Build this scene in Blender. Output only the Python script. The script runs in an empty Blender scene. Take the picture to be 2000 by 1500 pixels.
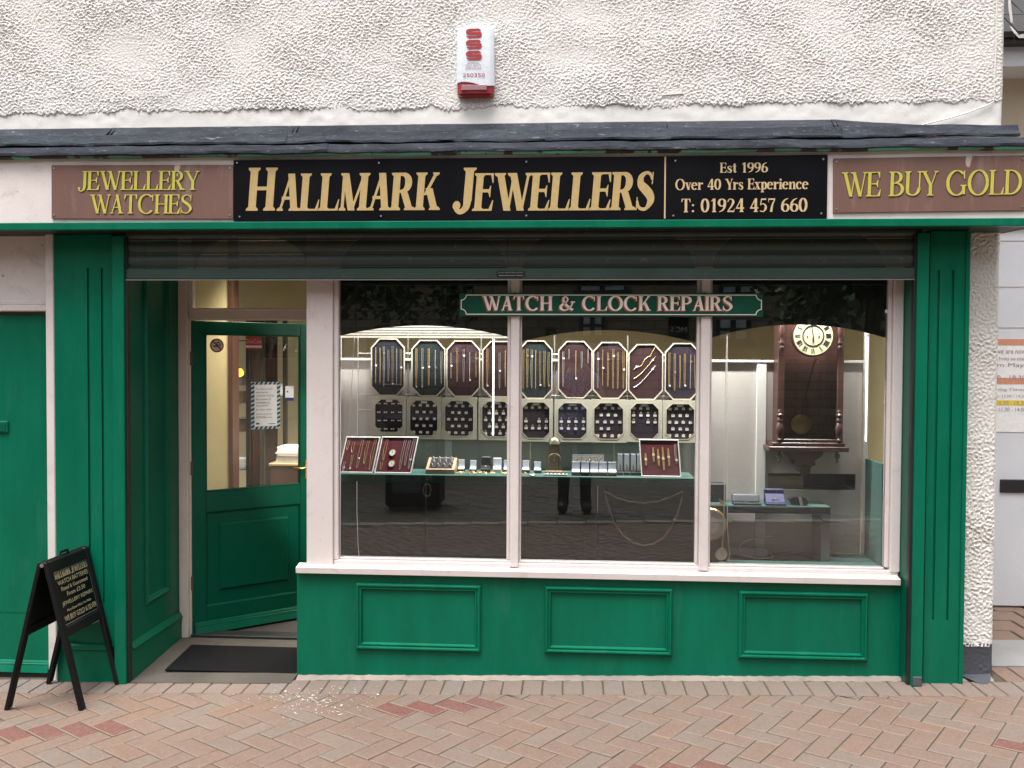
import bpy, bmesh, math, random
import numpy as np
from mathutils import Vector, Matrix
random.seed(7)
PI = math.pi
sc = bpy.context.scene
col = sc.collection

# ------------------------------------------------------------------ camera
F, D0, ZC = 1800.0, 4.615, 1.59          # focal length in photo pixels (2000 wide), metres to the shop front, eye height
yaw, pit, rol = math.atan(118 / F), math.atan(47.6 / F), 0.005
fw = Vector((-math.sin(yaw) * math.cos(pit), math.cos(yaw) * math.cos(pit), -math.sin(pit)))
r0 = Vector((math.cos(yaw), math.sin(yaw), 0)); u0 = r0.cross(fw)
RT = r0 * math.cos(rol) + u0 * math.sin(rol); UP = u0 * math.cos(rol) - r0 * math.sin(rol)
CAM = Vector((0, -D0, ZC))
cd = bpy.data.cameras.new('camera'); cam = bpy.data.objects.new('camera', cd); col.objects.link(cam)
cam.matrix_world = Matrix(((RT.x, UP.x, -fw.x, CAM.x), (RT.y, UP.y, -fw.y, CAM.y), (RT.z, UP.z, -fw.z, CAM.z), (0, 0, 0, 1)))
cd.sensor_width = 36; cd.lens = 36 * F / 2000; cd.clip_start = 0.02; cd.clip_end = 400
sc.camera = cam

# ------------------------------------------------------------------ sky, sun, exposure
SUN_EL, SUN_AZ = math.radians(72), math.radians(205)
w = bpy.data.worlds.new('World'); sc.world = w; w.use_nodes = True
nt = w.node_tree; nt.nodes.clear()
o_ = nt.nodes.new('ShaderNodeOutputWorld'); bg = nt.nodes.new('ShaderNodeBackground')
sky = nt.nodes.new('ShaderNodeTexSky'); sky.sky_type = 'NISHITA'; sky.sun_disc = False
sky.sun_elevation = SUN_EL; sky.sun_rotation = SUN_AZ; sky.dust_density = 6; sky.ozone_density = 0.5; sky.air_density = 1.0
hs = nt.nodes.new('ShaderNodeHueSaturation'); hs.inputs['Saturation'].default_value = 0.22
nt.links.new(sky.outputs[0], hs.inputs['Color']); nt.links.new(hs.outputs[0], bg.inputs['Color'])
nt.links.new(bg.outputs[0], o_.inputs['Surface']); bg.inputs['Strength'].default_value = 0.15
sl = bpy.data.lights.new('sun', 'SUN'); sl.energy = 1.9; sl.angle = math.radians(36); sl.color = (1, 0.975, 0.945)
so = bpy.data.objects.new('sun', sl); col.objects.link(so)
sdir = Vector((math.sin(SUN_AZ) * math.cos(SUN_EL), math.cos(SUN_AZ) * math.cos(SUN_EL), math.sin(SUN_EL)))
so.rotation_euler = sdir.to_track_quat('Z', 'Y').to_euler(); so.location = (-3, -8, 9)
sc.view_settings.view_transform = 'Standard'; sc.view_settings.look = 'None'; sc.view_settings.gamma = 1
sc.view_settings.exposure = 0.86
sc.render.engine = 'CYCLES'
sc.cycles.use_denoising = True
sc.cycles.max_bounces = 7; sc.cycles.transparent_max_bounces = 16; sc.cycles.diffuse_bounces = 4; sc.cycles.glossy_bounces = 4
sc.cycles.caustics_reflective = False; sc.cycles.caustics_refractive = False

# ------------------------------------------------------------------ measuring: photo pixel -> point of the plane Y = y
def px(u, v, y):
    d = fw + RT * ((u - 1000) / F) + UP * ((750 - v) / F)
    return CAM + d * ((y - CAM.y) / d.y)
def rc(u0_, v0_, u1_, v1_, y):
    um, vm = (u0_ + u1_) / 2, (v0_ + v1_) / 2
    return px(u0_, vm, y).x, px(u1_, vm, y).x, px(um, v1_, y).z, px(um, v0_, y).z
def gz(x, y=0): return -0.035 + 0.0255 * max(-6, min(6, x))
def gpx(u, v):
    d = fw + RT * ((u - 1000) / F) + UP * ((750 - v) / F)
    k = (-0.035 + 0.0255 * CAM.x - CAM.z) / (d.z - 0.0255 * d.x)
    return CAM + d * k

# ------------------------------------------------------------------ objects
def wloc(o):
    v = Vector((0, 0, 0))
    while o: v = v + o.location; o = o.parent
    return v
def tag(o, label=None, cat=None, group=None, kind=None):
    if label: o['label'] = label
    if cat: o['category'] = cat
    if group: o['group'] = group
    if kind: o['kind'] = kind
    return o
def thing(name, label, cat, loc=(0, 0, 0), group=None, kind=None):
    o = bpy.data.objects.new(name, None); col.objects.link(o); o.location = loc; o.empty_display_size = 0.05
    return tag(o, label, cat, group, kind)
def link(name, me, mat, parent=None):
    o = bpy.data.objects.new(name, me); col.objects.link(o)
    if mat is not None and not me.materials: me.materials.append(mat)
    o.parent = parent
    return o
class MB:
    """collects shapes; build() links them as one mesh object (world coordinates unless local)"""
    def __init__(s): s.v = []; s.f = []
    def poly(s, pts):
        n = len(s.v); s.v += [tuple(p) for p in pts]; s.f.append(tuple(range(n, n + len(pts)))); return s
    def add(s, vs, fs):
        n = len(s.v); s.v += [tuple(p) for p in vs]; s.f += [tuple(i + n for i in f) for f in fs]; return s
    def box(s, x0, x1, y0, y1, z0, z1, b=0.0):
        if b <= 0:
            vs = [(x, y, z) for x in (x0, x1) for y in (y0, y1) for z in (z0, z1)]
            return s.add(vs, [(0, 1, 3, 2), (4, 6, 7, 5), (0, 4, 5, 1), (2, 3, 7, 6), (0, 2, 6, 4), (1, 5, 7, 3)])
        b = min(b, (x1 - x0) * .45, (y1 - y0) * .45, (z1 - z0) * .45)
        bm = bmesh.new(); bmesh.ops.create_cube(bm, size=1)
        for v in bm.verts: v.co = Vector(((x0 + x1) / 2 + v.co.x * (x1 - x0), (y0 + y1) / 2 + v.co.y * (y1 - y0), (z0 + z1) / 2 + v.co.z * (z1 - z0)))
        bmesh.ops.bevel(bm, geom=bm.edges[:], offset=b, segments=1, affect='EDGES')
        bm.verts.index_update()
        s.add([v.co[:] for v in bm.verts], [[v.index for v in f.verts] for f in bm.faces]); bm.free(); return s
    def prism(s, pts, y0, y1):
        """outline (x,z) extruded along Y"""
        n = len(pts)
        vs = [(p[0], y0, p[1]) for p in pts] + [(p[0], y1, p[1]) for p in pts]
        fs = [tuple(range(n)), tuple(range(2 * n - 1, n - 1, -1))] + [(i, i + n, (i + 1) % n + n, (i + 1) % n) for i in range(n)]
        return s.add(vs, fs)
    def hexa(s, a, b):
        """two quads (4 points each) joined to a block"""
        return s.add(list(a) + list(b), [(0, 1, 2, 3), (7, 6, 5, 4)] + [(i, i + 4, (i + 1) % 4 + 4, (i + 1) % 4) for i in range(4)])
    def lathe(s, c, prof, n=16, axis='z'):
        """prof: (radius, height) pairs, turned about an axis through c"""
        base = len(s.v); c = Vector(c)
        for r, h in prof:
            for i in range(n):
                a = 2 * PI * i / n; p, q = r * math.cos(a), r * math.sin(a)
                d = {'z': (p, q, h), 'y': (p, h, q), 'x': (h, p, q)}[axis]
                s.v.append(tuple(c + Vector(d)))
        for k in range(len(prof) - 1):
            for i in range(n):
                j = (i + 1) % n
                s.f.append((base + k * n + i, base + k * n + j, base + (k + 1) * n + j, base + (k + 1) * n + i))
        s.f.append(tuple(base + i for i in range(n))); s.f.append(tuple(base + (len(prof) - 1) * n + i for i in range(n - 1, -1, -1)))
        return s
    def tube(s, pts, r, n=6, closed=False):
        pts = [Vector(p) for p in pts]; base = len(s.v); m = len(pts); up = Vector((0, 0, 1))
        for i, p in enumerate(pts):
            a = pts[(i - 1) % m] if (i > 0 or closed) else p
            b = pts[(i + 1) % m] if (i < m - 1 or closed) else p
            t = (b - a); t = t.normalized() if t.length > 1e-9 else Vector((0, 1, 0))
            e1 = t.cross(up if abs(t.z) < .9 else Vector((0, 1, 0))).normalized(); e2 = t.cross(e1)
            rr = r[i] if isinstance(r, (list, tuple)) else r
            for k in range(n):
                an = 2 * PI * k / n; s.v.append(tuple(p + e1 * (rr * math.cos(an)) + e2 * (rr * math.sin(an))))
        for i in range(m if closed else m - 1):
            for k in range(n):
                j = (k + 1) % n; a = base + i * n; b = base + ((i + 1) % m) * n
                s.f.append((a + k, a + j, b + j, b + k))
        if not closed:
            s.f.append(tuple(base + k for k in range(n))); s.f.append(tuple(base + (m - 1) * n + k for k in range(n - 1, -1, -1)))
        return s
    def ringmould(s, x0, x1, z0, z1, prof, axis='y', c=0):
        """mitred moulding round a rectangle; prof = (inset, height out of the plane c). axis 'y': plane Y=c, out is -Y; 'x': rectangle in (y,z), plane X=c, out is +X"""
        base = len(s.v); k = len(prof)
        for ins, h in prof:
            for (a, b) in ((x0 + ins, z0 + ins), (x1 - ins, z0 + ins), (x1 - ins, z1 - ins), (x0 + ins, z1 - ins)):
                s.v.append((a, c - h, b) if axis == 'y' else (c + h, a, b))
        for i in range(k - 1):
            for j in range(4):
                q = (j + 1) % 4; s.f.append((base + i * 4 + j, base + i * 4 + q, base + (i + 1) * 4 + q, base + (i + 1) * 4 + j))
        return s
    def build(s, name, mat, parent=None, local=False, smooth=False):
        me = bpy.data.meshes.new(name)
        off = Vector((0, 0, 0)) if local or parent is None else wloc(parent)
        me.from_pydata([tuple(Vector(p) - off) for p in s.v], [], s.f); me.validate(); me.update()
        bm = bmesh.new(); bm.from_mesh(me); bmesh.ops.recalc_face_normals(bm, faces=bm.faces[:]); bm.to_mesh(me); bm.free()
        if smooth:
            me.polygons.foreach_set('use_smooth', [True] * len(me.polygons)); me.set_sharp_from_angle(angle=math.radians(40))
        return link(name, me, mat, parent)
def box(name, mat, parent, x0, x1, y0, y1, z0, z1, b=0.0, local=False):
    return MB().box(x0, x1, y0, y1, z0, z1, b).build(name, mat, parent, local)

# ------------------------------------------------------------------ materials
def base_mat(name):
    m = bpy.data.materials.new(name); m.use_nodes = True; t = m.node_tree; t.nodes.clear()
    out = t.nodes.new('ShaderNodeOutputMaterial'); p = t.nodes.new('ShaderNodeBsdfPrincipled'); t.links.new(p.outputs[0], out.inputs[0])
    return m, t, p, out
def nd(t, kind, **kw):
    n = t.nodes.new(kind)
    for k, v in kw.items():
        if hasattr(n, k): setattr(n, k, v)
        else: n.inputs[k.replace('_', ' ')].default_value = v
    return n
def ramp(t, src, pts):
    r = t.nodes.new('ShaderNodeValToRGB'); e = r.color_ramp.elements
    while len(e) < len(pts): e.new(.5)
    for i, (p, c) in enumerate(pts): e[i].position = p; e[i].color = (c[0], c[1], c[2], 1) if isinstance(c, (tuple, list)) else (c, c, c, 1)
    t.links.new(src, r.inputs[0]); return r
def mixc(t, fac, a, b, bt='MIX'):
    m = t.nodes.new('ShaderNodeMix'); m.data_type = 'RGBA'; m.blend_type = bt
    for sock, v in ((m.inputs[0], fac), (m.inputs[6], a), (m.inputs[7], b)):
        if hasattr(v, 'links'): t.links.new(v, sock)
        elif isinstance(v, (tuple, list)): sock.default_value = (v[0], v[1], v[2], 1)
        else: sock.default_value = v
    return m.outputs[2]
def noise(t, scale, detail=4, rough=.6, vec=None, dist=0):
    n = t.nodes.new('ShaderNodeTexNoise'); n.inputs['Scale'].default_value = scale; n.inputs['Detail'].default_value = detail
    n.inputs['Roughness'].default_value = rough; n.inputs['Distortion'].default_value = dist
    if vec is not None: t.links.new(vec, n.inputs['Vector'])
    return n.outputs['Fac']
def objco(t, sc_=(1, 1, 1)):
    c = t.nodes.new('ShaderNodeTexCoord'); m = t.nodes.new('ShaderNodeMapping'); m.inputs['Scale'].default_value = sc_
    t.links.new(c.outputs['Object'], m.inputs['Vector']); return m.outputs[0]
def bump(t, p, h, strength=.3, dist=.002):
    b = t.nodes.new('ShaderNodeBump'); b.inputs['Strength'].default_value = strength; b.inputs['Distance'].default_value = dist
    t.links.new(h, b.inputs['Height']); t.links.new(b.outputs[0], p.inputs['Normal']); return b
def paint(name, c, rough=.45, var=.12, stretch=(1, 1, 1), chips=None, bstr=.12, metal=0.0, spec=.5, dirt=None):
    m, t, p, o = base_mat(name); v = objco(t, stretch)
    n1 = noise(t, 2.2, 5, .6, v); n2 = noise(t, 55, 4, .65, v)
    dk = tuple(x * (1 - var) for x in c); lt = tuple(min(1, x * (1 + var * .7)) for x in c)
    cc = mixc(t, ramp(t, n1, [(.35, 0), (.65, 1)]).outputs[0], dk, lt)
    cc = mixc(t, ramp(t, n2, [(.45, 0), (.75, .35)]).outputs[0], cc, tuple(x * .85 for x in c))
    if dirt:
        nd_ = noise(t, 7, 6, .7, v, .6); cc = mixc(t, ramp(t, nd_, [(.56, 0), (.72, dirt[1])]).outputs[0], cc, dirt[0])
    if chips:
        nc = noise(t, chips[1], 3, .5, v); cc = mixc(t, ramp(t, nc, [(chips[2], 0), (chips[2] + .02, 1)]).outputs[0], cc, chips[0])
    t.links.new(cc, p.inputs['Base Color'])
    rr = ramp(t, n1, [(.3, rough * .85), (.7, min(1, rough * 1.2))]); t.links.new(rr.outputs[0], p.inputs['Roughness'])
    p.inputs['Metallic'].default_value = metal; p.inputs['Specular IOR Level'].default_value = spec
    bump(t, p, noise(t, 90, 4, .7, v), bstr, .002)
    return m
def plain(name, c, rough=.5, metal=0.0, spec=.5):
    m, t, p, o = base_mat(name); p.inputs['Base Color'].default_value = (*c, 1); p.inputs['Roughness'].default_value = rough
    p.inputs['Metallic'].default_value = metal; p.inputs['Specular IOR Level'].default_value = spec
    n = noise(t, 40, 3, .6, objco(t)); t.links.new(mixc(t, ramp(t, n, [(.3, 0), (.7, 1)]).outputs[0], tuple(x * .9 for x in c), tuple(min(1, x * 1.06) for x in c)), p.inputs['Base Color'])
    return m
def glass(name, ior=1.5, tint=(.97, .985, .975)):
    m = bpy.data.materials.new(name); m.use_nodes = True; t = m.node_tree; t.nodes.clear()
    out = t.nodes.new('ShaderNodeOutputMaterial'); mx = t.nodes.new('ShaderNodeMixShader'); fr = t.nodes.new('ShaderNodeFresnel'); fr.inputs[0].default_value = ior
    tr = t.nodes.new('ShaderNodeBsdfTransparent'); tr.inputs[0].default_value = (*tint, 1); gl = t.nodes.new('ShaderNodeBsdfGlossy'); gl.inputs['Roughness'].default_value = 0.0; gl.inputs['Color'].default_value = (.88, .96, 1, 1)
    b = t.nodes.new('ShaderNodeBump'); b.inputs['Strength'].default_value = .10; b.inputs['Distance'].default_value = .003
    t.links.new(noise(t, 2.5, 1, .4, objco(t)), b.inputs['Height']); t.links.new(b.outputs[0], gl.inputs['Normal'])
    t.links.new(fr.outputs[0], mx.inputs[0]); t.links.new(tr.outputs[0], mx.inputs[1]); t.links.new(gl.outputs[0], mx.inputs[2]); t.links.new(mx.outputs[0], out.inputs[0])
    return m

GREEN = (.0004, .134, .073)
M = {}
M['green'] = paint('green gloss paint', GREEN, .34, .15, (2.2, 2.2, .5), bstr=.16, spec=.22, dirt=((.022, .150, .100), .45), chips=((.35, .42, .38), 48, .80))
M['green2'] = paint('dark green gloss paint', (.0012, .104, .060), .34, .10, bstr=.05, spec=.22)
M['patina'] = paint('weathered green bead', (.10, .30, .22), .7, .4, chips=((.03, .03, .028), 9, .55))
M['white'] = paint('pinkish white gloss paint', (.70, .635, .62), .38, .05, bstr=.16, dirt=((.50, .43, .385), .6), chips=((.26, .20, .16), 30, .765))
M['fascia'] = paint('weathered white fascia paint', (.76, .69, .67), .55, .08, (1, 1, 1), ((.38, .32, .27), 20, .72), .25, dirt=((.45, .40, .36), .55))
M['lobbywhite'] = paint('cream white door frame paint', (.72, .62, .57), .4, .06)
M['shutter_rail'] = paint('dark grey green shutter paint', (.035, .066, .056), .55, .2, chips=((.40, .42, .40), 38, .76))
M['black'] = paint('black sign', (.004, .004, .006), .35, .2, bstr=.03, spec=.16)
M['brown'] = paint('faded brown sign', (.165, .086, .068), .55, .12, (1, 1, .25), ((.42, .36, .31), 9, .69), .05, dirt=((.28, .20, .17), .55))
M['gold'] = plain('gold lettering', (.50, .36, .155), .45)
M['goldline'] = plain('pale gold print', (.60, .45, .25), .45)
M['yellow'] = plain('yellow lettering', (.53, .475, .075), .5)
M['olive'] = plain('dark olive lettering edge', (.045, .035, .012), .5)
M['cream'] = plain('cream lettering', (.88, .80, .71), .45)
M['redprint'] = plain('faded red lettering edge', (.36, .058, .045), .5)
M['boardgreen'] = paint('sign board green', (.010, .085, .055), .22, .2, bstr=.03)
M['steel'] = plain('screw steel', (.45, .44, .42), .4, .9)
M['brass'] = plain('brass', (.62, .40, .12), .28, .9)
M['goldmetal'] = plain('gold chain', (.60, .42, .19), .35, .6)
M['silver'] = plain('silver chain', (.62, .60, .57), .3, .75)
M['ink'] = plain('black print', (.015, .015, .017), .5)
M['paper'] = plain('white paper', (.78, .78, .77), .7)
M['plastic_white'] = plain('white plastic', (.72, .76, .82), .35)
M['red_print'] = plain('red print', (.36, .025, .03), .5)
M['lilac_print'] = plain('greyish print', (.33, .22, .27), .5)
M['mat'] = paint('black rubber mat', (.008, .008, .009), .95, .3, bstr=.8, spec=.08)
M['ablack'] = paint('black painted timber', (.007, .007, .008), .55, .4, spec=.2, chips=((.18, .18, .18), 30, .78))
M['baize'] = paint('green baize', (.050, .120, .105), .9, .15, bstr=.4)
M['partition'] = paint('grey display board', (.55, .50, .47), .75, .06)
M['dkpanel'] = paint('dark display panel', (.014, .017, .016), .5, .3)
M['pelmet'] = paint('black green pelmet', (.010, .015, .013), .6, .4)
M['wallyellow'] = paint('yellow wallpaper', (.50, .415, .25), .75, .10, bstr=.5)
M['wood'] = paint('dark mahogany', (.072, .032, .026), .32, .35, (6, 6, .6), bstr=.08)
M['oak'] = paint('light oak', (.45, .31, .20), .5, .15, (1, 6, 6))
M['trayframe'] = plain('sage cream tray frame', (.56, .53, .42), .5)
M['boardframe'] = plain('silver cream board rim', (.58, .52, .43), .4)
M['velvet_navy'] = paint('navy velvet', (.004, .006, .017), .85, .3)
M['velvet_teal'] = paint('dark teal velvet', (.003, .010, .012), .85, .3)
M['velvet_maroon'] = paint('maroon velvet', (.030, .005, .007), .85, .3)
M['velvet_plum'] = paint('plum velvet', (.015, .006, .018), .85, .3)
M['velvet_red'] = paint('wine red velvet', (.115, .008, .020), .85, .2)
M['dial'] = plain('ivory dial', (.76, .70, .46), .5)
M['dialwhite'] = plain('white dial', (.78, .80, .74), .4)
M['satin'] = plain('white satin', (.72, .76, .86), .4)
M['boxblack'] = plain('black box', (.014, .014, .018), .45)
M['bluebox'] = plain('blue velvet', (.012, .012, .11), .5)
M['concrete'] = paint('worn concrete', (.088, .079, .069), .85, .25, bstr=.8, dirt=((.052, .046, .040), .7), spec=.15)
M['skirtmortar'] = paint('pale mortar', (.285, .240, .210), .9, .3, bstr=.9, dirt=((.14, .115, .10), .7))
M['plinth'] = paint('dark grey bitumen paint', (.075, .08, .095), .6, .35, bstr=.7)
M['cabinet'] = plain('black cabinet frame', (.016, .014, .013), .4)
M['glass'] = glass('shop window glass', 1.74)
M['thinglass'] = glass('door glass', 1.5)
M['carpet'] = paint('dark shop carpet', (.035, .030, .028), .9, .3)
M['ceiling'] = plain('shop ceiling', (.70, .66, .58), .8)
M['cord'] = plain('white cord', (.74, .70, .63), .5)
def roughcast():
    m, t, p, o = base_mat('white roughcast render'); v = objco(t)
    a = noise(t, 1.6, 5, .65, v); b = noise(t, 120, 4, .7, v)
    c = mixc(t, ramp(t, a, [(.35, 0), (.7, 1)]).outputs[0], (.715, .690, .650), (.775, .757, .730))
    st = noise(t, 3.2, 6, .7, v, .4); c = mixc(t, ramp(t, st, [(.58, 0), (.78, .5)]).outputs[0], c, (.50, .455, .39))
    t.links.new(c, p.inputs['Base Color']); p.inputs['Roughness'].default_value = .7; p.inputs['Specular IOR Level'].default_value = .3
    bump(t, p, b, .55, .0025); return m
M['rough'] = roughcast()
M['plaster'] = paint('white painted plaster', (.80, .775, .745), .55, .05, bstr=.5, dirt=((.45, .42, .38), .35), chips=((.35, .31, .27), 30, .78))
def lead():
    m, t, p, o = base_mat('weathered lead'); v = objco(t)
    a = noise(t, 4, 6, .7, objco(t, (.5, 1, 1.5)), .5); b = noise(t, 42, 6, .8, objco(t, (.35, 1, 1.3)), .6); g = noise(t, 60, 5, .75, objco(t, (.6, 1, 1)))
    c = mixc(t, ramp(t, a, [(.3, 0), (.7, 1)]).outputs[0], (.014, .016, .022), (.062, .070, .088))
    c = mixc(t, ramp(t, b, [(.59, 0), (.70, .7)]).outputs[0], c, (.33, .34, .37))
    c = mixc(t, ramp(t, g, [(.56, 0), (.68, .8)]).outputs[0], c, (.026, .023, .022))
    t.links.new(c, p.inputs['Base Color']); p.inputs['Roughness'].default_value = .7; p.inputs['Metallic'].default_value = 0; p.inputs['Specular IOR Level'].default_value = .12
    bump(t, p, mixc(t, .5, g, b), .9, .012); return m
M['lead'] = lead()
def brick_mat(name, ca, cb, isl=False, dust=.5):
    m, t, p, o = base_mat(name)
    if isl: r = t.nodes.new('ShaderNodeNewGeometry').outputs['Random Per Island']; tc = t.nodes.new('ShaderNodeTexCoord').outputs['Object']
    else:
        r = t.nodes.new('ShaderNodeObjectInfo').outputs['Random']; tc = t.nodes.new('ShaderNodeNewGeometry').outputs['Position']
    rr_ = t.nodes.new('ShaderNodeValToRGB'); e_ = rr_.color_ramp.elements; e_[0].color = (*ca, 1); e_[1].color = (*cb, 1); q_ = e_.new(.38); q_.color = (*[x * .82 + .18 * y for x, y in zip(ca, cb)], 1); q_ = e_.new(.62); q_.color = (ca[0] * 1.12, ca[1] * 1.0, ca[2] * .92, 1); q_ = e_.new(.8); q_.color = (cb[0] * .86, cb[1] * .96, cb[2] * 1.02, 1); t.links.new(r, rr_.inputs[0]); c = rr_.outputs[0]
    n = noise(t, 9, 5, .7, tc); c = mixc(t, ramp(t, n, [(.35, 0), (.7, .5)]).outputs[0], c, tuple(x * .78 for x in ca)); s0_ = noise(t, 62, 5, .75, tc, .5); c = mixc(t, ramp(t, s0_, [(.42, 0), (.66, .6)]).outputs[0], c, tuple(.55 * x + .45 * y for x, y in zip((.235, .182, .146), [1.35 * q for q in ca])))
    s = noise(t, 170, 4, .75, tc); c = mixc(t, ramp(t, s, [(.47, 0), (.63, .55)]).outputs[0], c, tuple(.5 * x + .5 * y for x, y in zip((.27, .215, .175), [1.5 * q for q in ca])))
    s2 = noise(t, 230, 3, .7, tc); c = mixc(t, ramp(t, s2, [(.60, 0), (.68, .5)]).outputs[0], c, (.10, .075, .06))
    g = noise(t, 1.3, 4, .6, tc); c = mixc(t, ramp(t, g, [(.45, 0), (.70, dust)]).outputs[0], c, (.200, .164, .140))
    t.links.new(c, p.inputs['Base Color']); p.inputs['Roughness'].default_value = .82; p.inputs['Specular IOR Level'].default_value = .3
    bump(t, p, s, .7, .004); return m
M['brick'] = brick_mat('buff clay paver', (.163, .107, .082), (.175, .133, .108), dust=.34)
M['brick_head'] = brick_mat('dusty pinkish paver', (.178, .138, .120), (.190, .155, .136), dust=.5)
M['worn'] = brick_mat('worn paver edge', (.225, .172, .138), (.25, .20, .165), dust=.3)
M['brick_red'] = brick_mat('red clay paver', (.130, .046, .038), (.160, .066, .055), dust=.12)
M['brick_field'] = brick_mat('buff paver field', (.172, .110, .083), (.182, .140, .114), True, .3)
M['sett'] = brick_mat('dark granite sett', (.075, .068, .064), (.105, .096, .090), True, .1)
M['pale_sett'] = brick_mat('pale kerb sett', (.27, .245, .22), (.33, .30, .27), True, .2)
M['rosegold'] = plain('rose gold chain', (.80, .54, .38), .4, .1)
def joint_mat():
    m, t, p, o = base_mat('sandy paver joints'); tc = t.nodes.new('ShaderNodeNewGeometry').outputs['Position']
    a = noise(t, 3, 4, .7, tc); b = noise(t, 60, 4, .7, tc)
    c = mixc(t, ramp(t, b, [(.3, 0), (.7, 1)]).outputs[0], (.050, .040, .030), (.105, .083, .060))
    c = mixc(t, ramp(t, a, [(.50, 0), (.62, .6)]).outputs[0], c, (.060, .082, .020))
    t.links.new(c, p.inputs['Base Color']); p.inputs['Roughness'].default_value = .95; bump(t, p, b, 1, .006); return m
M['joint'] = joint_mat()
def perforated():
    m, t, p, o = base_mat('perforated shutter lath'); t.nodes.remove(o)
    out = t.nodes.new('ShaderNodeOutputMaterial'); mx = t.nodes.new('ShaderNodeMixShader'); tr = t.nodes.new('ShaderNodeBsdfTransparent')
    tc = t.nodes.new('ShaderNodeNewGeometry'); sp = t.nodes.new('ShaderNodeSeparateXYZ'); t.links.new(tc.outputs['Position'], sp.inputs[0])
    def s(sock, k):
        a = nd(t, 'ShaderNodeMath', operation='MULTIPLY'); t.links.new(sock, a.inputs[0]); a.inputs[1].default_value = k
        b = nd(t, 'ShaderNodeMath', operation='SINE'); t.links.new(a.outputs[0], b.inputs[0]); return b.outputs[0]
    q = nd(t, 'ShaderNodeMath', operation='MULTIPLY'); t.links.new(s(sp.outputs[0], 2 * PI / .007), q.inputs[0]); t.links.new(s(sp.outputs[2], 2 * PI / .007), q.inputs[1])
    g = nd(t, 'ShaderNodeMath', operation='GREATER_THAN'); t.links.new(q.outputs[0], g.inputs[0]); g.inputs[1].default_value = .76
    v = objco(t); n = noise(t, 30, 4, .7, v)
    t.links.new(mixc(t, ramp(t, n, [(.62, 0), (.72, .7)]).outputs[0], (.040, .054, .050), (.14, .15, .145)), p.inputs['Base Color']); p.inputs['Roughness'].default_value = .5
    t.links.new(g.outputs[0], mx.inputs[0]); t.links.new(p.outputs[0], mx.inputs[1]); t.links.new(tr.outputs[0], mx.inputs[2]); t.links.new(mx.outputs[0], out.inputs[0]); return m
M['perf'] = perforated()
def emis(name, c, s):
    m, t, p, o = base_mat(name); p.inputs['Base Color'].default_value = (*c, 1); p.inputs['Emission Color'].default_value = (*c, 1); p.inputs['Emission Strength'].default_value = s; return m

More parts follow.
